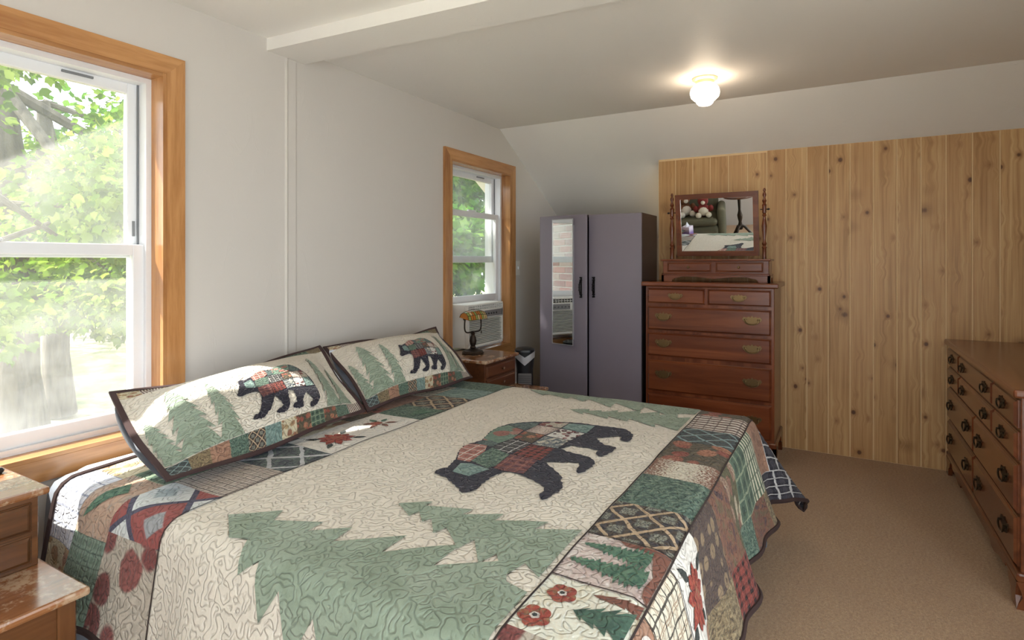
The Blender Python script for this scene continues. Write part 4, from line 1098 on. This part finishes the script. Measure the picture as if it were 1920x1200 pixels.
# banker lamp
BL_ = thing('banker_lamp', 'small bronze banker lamp with amber stained-glass shade on the far nightstand', 'lamp', (3.175, 2.105, .6555), math.radians(-8))
MB().lathe([(.072, 0), (.074, .008), (.068, .014), (.066, .020), (.050, .024), (.030, .030), (.018, .036)], (0, 0, 0), 28).build('base', M['bronze'], BL_, True)
MB().lathe([(.016, .034), (.020, .042), (.014, .052), (.019, .062), (.024, .085), (.019, .110), (.011, .125), (.015, .132), (.010, .140), (.012, .148)], (0, 0, 0), 16).build('stem', M['bronze'], BL_, True)
m = MB()
arm = smoothcurve([(-.078, 0, .235), (-.082, 0, .20), (-.080, 0, .165), (-.060, 0, .145), (0, 0, .143), (.060, 0, .145), (.080, 0, .165), (.082, 0, .20), (.078, 0, .235)], 5)
m.tube(arm, .0048, 8); m.build('yoke', M['bronze'], BL_, True)
for sx in (-1, 1):
    o = MB().lathe([(.001, -.007), (.010, -.005), (.010, .005), (.001, .007)], (0, 0, 0), 10).build('shade_knob', M['bronze'], BL_, True); o.location = (sx*.082, 0, .236); o.rotation_euler = (0, PI/2, 0)
sg = [plain('amber_glass', (176, 108, 44), .2), plain('green_glass', (140, 148, 78), .2), plain('cream_glass', (196, 168, 116), .2), plain('brown_glass', (138, 72, 36), .2)]
ns, na = 9, 5
SHD = empty('shade'); SHD.parent = BL_
def shp(i, j):
    x = -.092+.184*i/ns; a = math.radians(6+150*j/na); e = 1-.16*abs(2*i/ns-1)**3
    return Vector((x, -.052*math.cos(a)*e-.004, .222+.066*math.sin(a)*e))
rr = random.Random(4)
for i in range(ns):
    for j in range(na):
        m = MB(); q = [shp(i, j), shp(i+1, j), shp(i+1, j+1), shp(i, j+1)]; c = sum(q, Vector())/4
        vs = [m.bm.verts.new(c+(p-c)*.95) for p in q]; vi = [m.bm.verts.new(c+(p-c)*.95-(c-Vector((c.x, 0, .222))).normalized()*.003) for p in q]
        m.bm.faces.new(vs); m.bm.faces.new(vi[::-1])
        for a in range(4): m.bm.faces.new((vs[a], vs[(a+1) % 4], vi[(a+1) % 4], vi[a]))
        m.build('glass_piece', sg[1 if i % 3 == 0 else rr.choice((0, 0, 2, 3))], SHD)
m = MB()
for i in range(ns+1): m.tube([shp(i, j) for j in range(na+1)], .0016, 5)
for j in range(na+1): m.tube([shp(i, j) for i in range(ns+1)], .0016, 5)
m.build('leading', M['bronze'], SHD)
for sx in (0, ns):
    m = MB(); m.bm.faces.new([m.bm.verts.new(shp(sx, j)) for j in range(na+1)]); m.build('end_glass', sg[0], SHD)
m = MB(); m.tube([(.05, -.03, .222), (.05, -.03, .15)], .001, 5); m.lathe([(.001, .130), (.004, .134), (.003, .150), (.001, .152)], (.05, -.03, 0), 8); m.build('pull_chain', M['bronze'], BL_)

# tower air purifier
TP = thing('air_purifier', 'black tower air purifier with silver V-shaped top beside the wardrobe', 'air purifier', (3.62, 1.955, 0), math.radians(-62))
def rrect(w, d, r, n=5):
    out = []
    for cx, cy, a0 in ((w/2-r, d/2-r, 0), (-w/2+r, d/2-r, PI/2), (-w/2+r, -d/2+r, PI), (w/2-r, -d/2+r, 1.5*PI)):
        out += [(cx+r*math.cos(a0+PI/2*i/n), cy+r*math.sin(a0+PI/2*i/n)) for i in range(n+1)]
    return out
def loft(secs):
    m = MB(); rings = [[m.bm.verts.new((x, y, z)) for x, y in poly] for poly, z in secs]
    for A, B in zip(rings, rings[1:]):
        for i in range(len(A)): m.bm.faces.new((A[i], A[(i+1) % len(A)], B[(i+1) % len(B)], B[i]))
    m.bm.faces.new(rings[0][::-1]); m.bm.faces.new(rings[-1]); return m
loft([(rrect(.17, .17, .05), 0), (rrect(.17, .17, .05), .02), (rrect(.118, .13, .045), .035), (rrect(.118, .13, .045), .50), (rrect(.135, .145, .05), .57), (rrect(.140, .150, .05), .625)]).build('body', M['black_plastic'], TP, True)
loft([(rrect(.140, .150, .05), .625), (rrect(.138, .148, .05), .638), (rrect(.10, .11, .045), .648), (rrect(.04, .05, .018), .652)]).build('top_cap', M['black_plastic'], TP, True)
m = MB(); V = []
for i in range(13):
    t = -1+i/6; x = t*.071; y = -.078+.018*abs(t)**2.5
    zt = .632; zb = .532+.060*abs(t)
    V.append([m.bm.verts.new((x, y-.004, zt-.045*(1-abs(t)))), m.bm.verts.new((x, y-.004, zb)), m.bm.verts.new((x, y+.02, zb)), m.bm.verts.new((x, y+.02, zt-.045*(1-abs(t))))])
for A, B in zip(V, V[1:]):
    for q in range(4): m.bm.faces.new((A[q], A[(q+1) % 4], B[(q+1) % 4], B[q]))
m.build('silver_trim', M['silver'], TP, True)
g = box('front_grille', (-.048, -.072, .06), (.048, -.062, .475), M['grey_plastic'], TP, .004)
bar = MB().box((-.044, -.0745, -.0015), (.044, -.072, .0015)).mesh('grille_bar')
for i in range(28): link('grille_bar', bar, M['black_plastic'], TP).location = (0, 0, .075+i*.0142)

# outlet with a plug and a light switch on the window wall
OU = thing('wall_outlet', 'white wall outlet with a plug-in low on the window wall', 'outlet', (4.13, W, .30))
box('plate', (-.036, -.006, -.058), (.036, 0, .058), M['white_plastic'], OU, .003)
for z in (-.02, .022): box('socket', (-.016, -.008, z-.014), (.016, -.006, z+.014), M['vinyl'], OU, .002)
box('plug', (-.022, -.045, -.052), (.022, -.008, -.004), M['white_plastic'], OU, .008)
SW = thing('light_switch', 'white light switch plate right of the far window', 'light switch', (4.128, W, 1.212))
box('plate', (-.036, -.006, -.060), (.036, 0, .060), M['white_plastic'], SW, .003); box('toggle', (-.005, -.016, -.012), (.005, -.006, .012), M['vinyl'], SW, .002)

# ---- things seen in the vanity mirror
GR = plain('olive_velvet', (92, 88, 68), .9, vary=.2)
ARM = thing('armchair', 'olive upholstered armchair reflected in the vanity mirror', 'armchair', (-.62, 1.83, 0), math.radians(82))
MB().box((-.30, -.30, .14), (.30, .30, .36), .05, seg=3).build('seat_base', GR, ARM, True)
MB().box((-.29, -.33, .36), (.29, .24, .47), .05, seg=3).build('seat_cushion', GR, ARM, True)
MB().box((-.30, .20, .36), (.30, .34, .86), .06, seg=3).build('backrest', GR, ARM, True)
for sx in (-1, 1): MB().box((sx*.34-.055, -.28, .14), (sx*.34+.055, .32, .60), .05, seg=3).build('armrest', GR, ARM, True)
for sx in (-1, 1):
    for sy in (-1, 1): MB().lathe([(.014, 0), (.02, .06), (.026, .14)], (sx*.27, sy*.25, 0), 10).build('leg', M['stand']['Z'], ARM, True)
def plush(loc, rz, c, c2, label, s=1.0):
    t = thing('plush_toy', label, 'plush toy', loc, rz, 'plush toys on the armchair'); m1, m2 = plain('plush_fur', c, .95, vary=.2), plain('plush_belly', c2, .95, vary=.2)
    def ball(nm, p, r, mt, sz=1.0):
        prof = [(max(.001, r*math.sin(PI*i/10)), -r*sz*math.cos(PI*i/10)) for i in range(11)]
        o = MB().lathe(prof, (p[0], p[1], p[2]), 14).build(nm, mt, t, True); return o
    ball('body', (0, 0, .095*s), .095*s, m1); ball('belly', (0, -.035*s, .09*s), .075*s, m2); ball('head', (0, -.01*s, .235*s), .075*s, m1)
    for sx in (-1, 1):
        ball('ear', (sx*.055*s, -.005*s, .305*s), .026*s, m1); ball('arm', (sx*.105*s, -.03*s, .125*s), .036*s, m1, 1.3); ball('leg', (sx*.07*s, -.10*s, .042*s), .042*s, m2)
    ball('muzzle', (0, -.075*s, .222*s), .03*s, m2)
plush((-.50, 1.71, .4705), math.radians(80), (120, 40, 34), (214, 204, 184), 'dark red plush bear sitting at the front of the armchair')
plush((-.56, 1.99, .4705), math.radians(60), (112, 70, 44), (216, 208, 196), 'brown plush bear with pale belly leaning in the armchair', 1.1)
TB = thing('tissue_box', 'purple and white tissue box on the near nightstand seen in the vanity mirror', 'tissue box', (.42, 1.745, .4455), .3)
k = NT('tissue_box_print'); z = k.sep(k.obj())[2]; k.col(k.mix(k.step(z, .03, .10), lin((112, 82, 160)), lin((216, 208, 226)))); k.rough(.5)
box('carton', (-.055, -.055, 0), (.055, .055, .125), k.m, TB, .003)
m = MB(); tp = [m.bm.verts.new((.035*math.cos(a)*(1-.3*math.sin(3*a)), .02*math.sin(a), .125)) for a in [2*PI*i/12 for i in range(12)]]; ap_ = m.bm.verts.new((.004, .0, .185))
for i in range(12): m.bm.faces.new((tp[i], tp[(i+1) % 12], ap_))
m.build('tissue', M['sheet'], TB, True)
PT = thing('pedestal_table', 'dark tripod pedestal table reflected in the vanity mirror', 'table', (-.88, 1.27, 0))
MB().lathe([(.026, .16), (.040, .19), (.030, .24), (.022, .28), (.034, .33), (.040, .38), (.026, .43), (.020, .46), (.024, .60), (.034, .66)], (0, 0, 0), 16).build('column', M['bronze'], PT, True)
MB().lathe([(.22, .66), (.225, .67), (.22, .685)], (0, 0, 0), 32).build('top', M['stand_dark']['X'], PT, True)
for a in (20, 140, 260):
    c, s_ = math.cos(math.radians(a)), math.sin(math.radians(a))
    MB().tube([(c*r, s_*r, z) for r, z in [(.01, .22), (.06, .20), (.12, .12), (.18, .05), (.24, .025), (.28, .018)]], [.022, .022, .019, .016, .015, .017], 8).build('leg', M['bronze'], PT, True)

# ================================================================== OUTSIDE
RT = 2.32; RX = 2.17; RS = .574
def roof_z(x): return RT+RS*(x-.38) if x < RX else RT+RS*(RX-.38)-RS*(x-RX)
m = MB(); xs_ = [-.9, RX, 6.2]; lo = [roof_z(x) for x in xs_]
m.prism([(xs_[0], lo[0]), (xs_[1], lo[1]), (xs_[2], lo[2]), (xs_[2], lo[2]+.16), (xs_[1], lo[1]+.16), (xs_[0], lo[0]+.16)], WO, 2.95)
struct(m.build('roof', plain('white_soffit', (226, 226, 222), .6)), 'gable roof with white soffit over the window wall')
m = MB(); m.prism([(.35, CE+.12), (XK-.05, CE+.12), (XK-.2, roof_z(XK-.2)), (RX, roof_z(RX)), (.75, roof_z(.75))], W+.08, WO)
struct(m.build('wall_gable', plain('white_siding', (222, 222, 218), .6)), 'white gable wall above the windows')
gm = NT('forest_floor'); n = gm.noise(gm.obj(), 1.2, 5, .7); gm.col(gm.ramp(n, [(.35, lin((92, 104, 60))), (.5, lin((140, 132, 96))), (.65, lin((176, 166, 140)))])); gm.rough(1.0)
m = MB(); nx, ny = 40, 40; V = []
for j in range(ny+1):
    for i in range(nx+1):
        x, y = -18+46*i/nx, -16+46*j/ny
        V.append(m.bm.verts.new((x, y, -1.6+.09*max(0, y-4)+.25*mnoise.noise(Vector((x*.3, y*.3, 0))))))
for j in range(ny):
    for i in range(nx): m.bm.faces.new((V[j*(nx+1)+i], V[j*(nx+1)+i+1], V[(j+1)*(nx+1)+i+1], V[(j+1)*(nx+1)+i]))
tag(m.build('ground', gm.m, None, True), 'sunlit forest floor outside the windows', kind='structure')

struct(box('bounce_slab', (-7, -7, -.25), (5.5, YR-.13, -.06), plain('pale_concrete', (214, 210, 202), .9)), 'pale concrete patio outside the sliding doors')  # unseen pale slab, added to throw daylight up onto the ceiling
struct(box('bounce_slab', (-7, YR-.13, -.25), (XB-.13, 3.5, -.06), plain('pale_concrete_side', (214, 210, 202), .9)), 'pale concrete patio at the end of the house')  # second added slab, same light bounce for the rear opening

# brick pier beside the far window (shows in the wardrobe mirror)
CHM = thing('brick_pier', 'red brick pier outside beside the far window', 'brick pier', (2.70, 2.505, -1.7))
box('core', (-.335, .005, 0), (.318, .80, 3.62), plain('mortar', (168, 160, 150), .9), CHM)
bk = [plain('brick_a', (150, 92, 76), .85, vary=.2), plain('brick_b', (128, 78, 66), .85, vary=.2), plain('brick_c', (150, 124, 112), .85, vary=.2)]
bme = [MB().box((0, 0, 0), (.012, w_, .058), .004).mesh('brick') for w_ in (.198, .094)]
for c in range(36):
    z = 1.9+c*.068; y = .004; i = 0
    if z > 3.56: break
    while y < .75:
        half = (c % 2 and i == 0) or y > .62
        o = bpy.data.objects.new('brick', bme[1 if half else 0]); COL.objects.link(o); o.parent = CHM; o.location = (.312, y, z)
        if not o.data.materials: o.data.materials.append(bk[0])
        o.material_slots[0].link = 'OBJECT'; o.material_slots[0].material = random.choice(bk)
        y += .104 if half else .208; i += 1

# trees
LM = [leaf_mat('maple_leaves', (58, 96, 24), (116, 150, 46), (178, 196, 92)), leaf_mat('bush_leaves', (34, 72, 22), (72, 116, 36), (122, 156, 60)), leaf_mat('fir_needles', (30, 56, 32), (48, 80, 44), (70, 100, 58))]
BARK = NT('bark'); bz = BARK.noise(BARK.vmap(BARK.obj(), (14, 14, 2)), 1.0, 4, .6); BARK.col(BARK.ramp(bz, [(.35, lin((52, 46, 40))), (.65, lin((98, 90, 80)))])); BARK.rough(.95); BARK.bump(bz, .8, .02)
LEAF = np.array([(0, 0, 0), (.30, .18, .02), (.46, .52, -.03), (.22, .62, .0), (.0, 1.0, -.10), (-.22, .62, .0), (-.46, .52, -.03), (-.30, .18, .02)], dtype=np.float32)
def foliage(name, blobs, n, size, mat, parent, origin, seed, droop=.5):
    rg = np.random.default_rng(seed); ws = np.array([b[3]*b[4]*b[5] for b in blobs]); ws = ws/ws.sum()
    idx = rg.choice(len(blobs), n, p=ws); B = np.array(blobs, dtype=np.float64)[idx]
    d = rg.normal(size=(n, 3)); d /= np.linalg.norm(d, axis=1)[:, None]; r = rg.random(n)**.42
    ctr = B[:, :3]+d*r[:, None]*B[:, 3:6]
    # leaf frames: tip hangs outwards and down
    tip = d*.8+rg.normal(size=(n, 3))*.6; tip[:, 2] -= droop; tip /= np.linalg.norm(tip, axis=1)[:, None]
    up = rg.normal(size=(n, 3))*.7+np.array([0, 0, 1.0]); side = np.cross(tip, up); side /= np.linalg.norm(side, axis=1)[:, None]; nor = np.cross(side, tip)
    s = size*(.6+.8*rg.random(n))
    nl = len(LEAF)
    V = ctr[:, None, :]+s[:, None, None]*(LEAF[None, :, 0:1]*side[:, None, :]+LEAF[None, :, 1:2]*tip[:, None, :]+LEAF[None, :, 2:3]*nor[:, None, :])
    V = (V.reshape(-1, 3)-np.array(origin)).astype(np.float32)
    me = bpy.data.meshes.new(name); me.vertices.add(n*nl); me.vertices.foreach_set('co', V.ravel())
    me.loops.add(n*nl); me.loops.foreach_set('vertex_index', np.arange(n*nl, dtype=np.int32))
    me.polygons.add(n); me.polygons.foreach_set('loop_start', np.arange(0, n*nl, nl, dtype=np.int32))
    at = me.color_attributes.new('leaf', 'FLOAT_COLOR', 'POINT')
    c = np.repeat(np.clip(rg.random(n)*.7+.3*rg.random(n), 0, 1), nl).astype(np.float32)
    at.data.foreach_set('color', np.stack([c, c, c, np.ones_like(c)], 1).ravel())
    me.update(calc_edges=True); me.validate()
    return link(name, me, mat, parent)
def tree(label, base, blobs, n, size, mi, trunk, seed, group='trees outside the windows', name='leafy_tree', droop=.5, branches=6):
    t = thing(name, label, 'tree', base, 0, group)
    top, r0, r1 = trunk
    rd = random.Random(seed); b = Vector(base); tp = Vector(top)
    pts = [b+(tp-b)*q+Vector((rd.uniform(-.06, .06), rd.uniform(-.06, .06), 0))*(1 if 0 < q < 1 else 0) for q in (0, .2, .4, .6, .8, 1)]
    m = MB().tube([p-b for p in pts], [r0*1.25, r0, r0*.9, r0*.8, (r0+r1)/2, r1], 12); m.build('trunk', BARK.m, t, True)
    for i in range(min(branches, len(blobs))):
        q = Vector(blobs[i][:3]); st = pts[2+rd.randrange(4)]
        if (q-st).length < .3: continue
        mid = (st+q)/2+Vector((0, 0, .2)); MB().tube([st-b, mid-b, q-b], [r1*.6, r1*.4, r1*.15], 7).build('branch', BARK.m, t, True)
    foliage('foliage', blobs, n, size, LM[mi], t, base, seed, droop)
    return t
def blobs(c, r, n, seed, br=.8):
    rd = random.Random(seed); out = []
    for _ in range(n):
        v = Vector((rd.gauss(0, 1), rd.gauss(0, 1), rd.gauss(0, 1))).normalized()*(rd.random()**.4)
        out.append((c[0]+v.x*r[0], c[1]+v.y*r[1], c[2]+v.z*r[2], br*rd.uniform(.7, 1.2), br*rd.uniform(.7, 1.2), br*rd.uniform(.5, .9)))
    return out
# seen through the large window
tree('broad maple with sunlit leaves close outside the large window', (1.2, 7.6, -1.3), blobs((2.2, 6.0, 1.9), (2.0, 1.0, 1.2), 16, 1, .7), 13000, .085, 0, ((1.4, 7.0, 3.2), .16, .08), 1)
tree('thick pale trunked tree low in the large window', (3.35, 9.2, -1.1), blobs((4.0, 8.6, 1.5), (1.6, .9, 1.3), 12, 2, .8), 9000, .10, 0, ((3.1, 9.2, 3.5), .24, .14), 2)
tree('leaning second trunk beside the thick pale trunk', (4.15, 10.2, -1.05), blobs((4.7, 10.4, 2.0), (1.4, .9, 1.6), 10, 3, .8), 7000, .11, 0, ((3.9, 10.1, 3.6), .17, .08), 3)
tree('distant dark leafy tree behind the maple', (8.6, 16.0, -.8), blobs((8.4, 16.0, 3.2), (2.4, 1.0, 3.0), 16, 4, 1.4), 6000, .2, 1, ((8.6, 16.0, 5.0), .2, .08), 4)
tree('distant dark leafy tree left of the maple', (2.6, 15.5, -.8), blobs((2.6, 15.5, 3.0), (2.4, 1.0, 3.0), 14, 14, 1.3), 6000, .2, 1, ((2.6, 15.5, 5.0), .2, .08), 14)
# seen through the far window
tree('broad-leaved tree close outside the far window', (6.6, 5.0, -1.5), blobs((6.5, 4.9, .9), (1.0, .7, 1.0), 9, 5, .6), 6000, .12, 1, ((6.6, 5.0, 1.8), .08, .04), 5)
tree('tall leafy tree behind the far window tree', (9.0, 7.2, -1.4), blobs((9.0, 7.2, 2.6), (2.0, 1.0, 2.2), 14, 6, .9), 9000, .14, 1, ((9.0, 7.2, 4.5), .2, .08), 6)
tree('dark fir filling the gap behind the far window', (13.0, 10.2, -1.2), blobs((13.0, 10.2, 3.0), (3.2, 1.4, 4.0), 16, 7, 1.5), 4200, .28, 2, ((13.0, 10.2, 7.0), .25, .1), 7)
# stands beside the house and breaks up the sun that falls on the far window
tree('tall maple overhanging the gable outside the view', (0.4, 7.4, -1.4), [(1.15+.55*math.cos(a), 5.3+.5*math.sin(a), 6.2+.7*math.sin(a*2.3), .62, .55, .6) for a in [i*.9 for i in range(7)]]+[(1.6, 5.0, 5.6, .7, .6, .6), (.8, 5.7, 7.0, .7, .6, .7)], 420, .24, 0, ((1.0, 5.8, 6.0), .18, .08), 8)
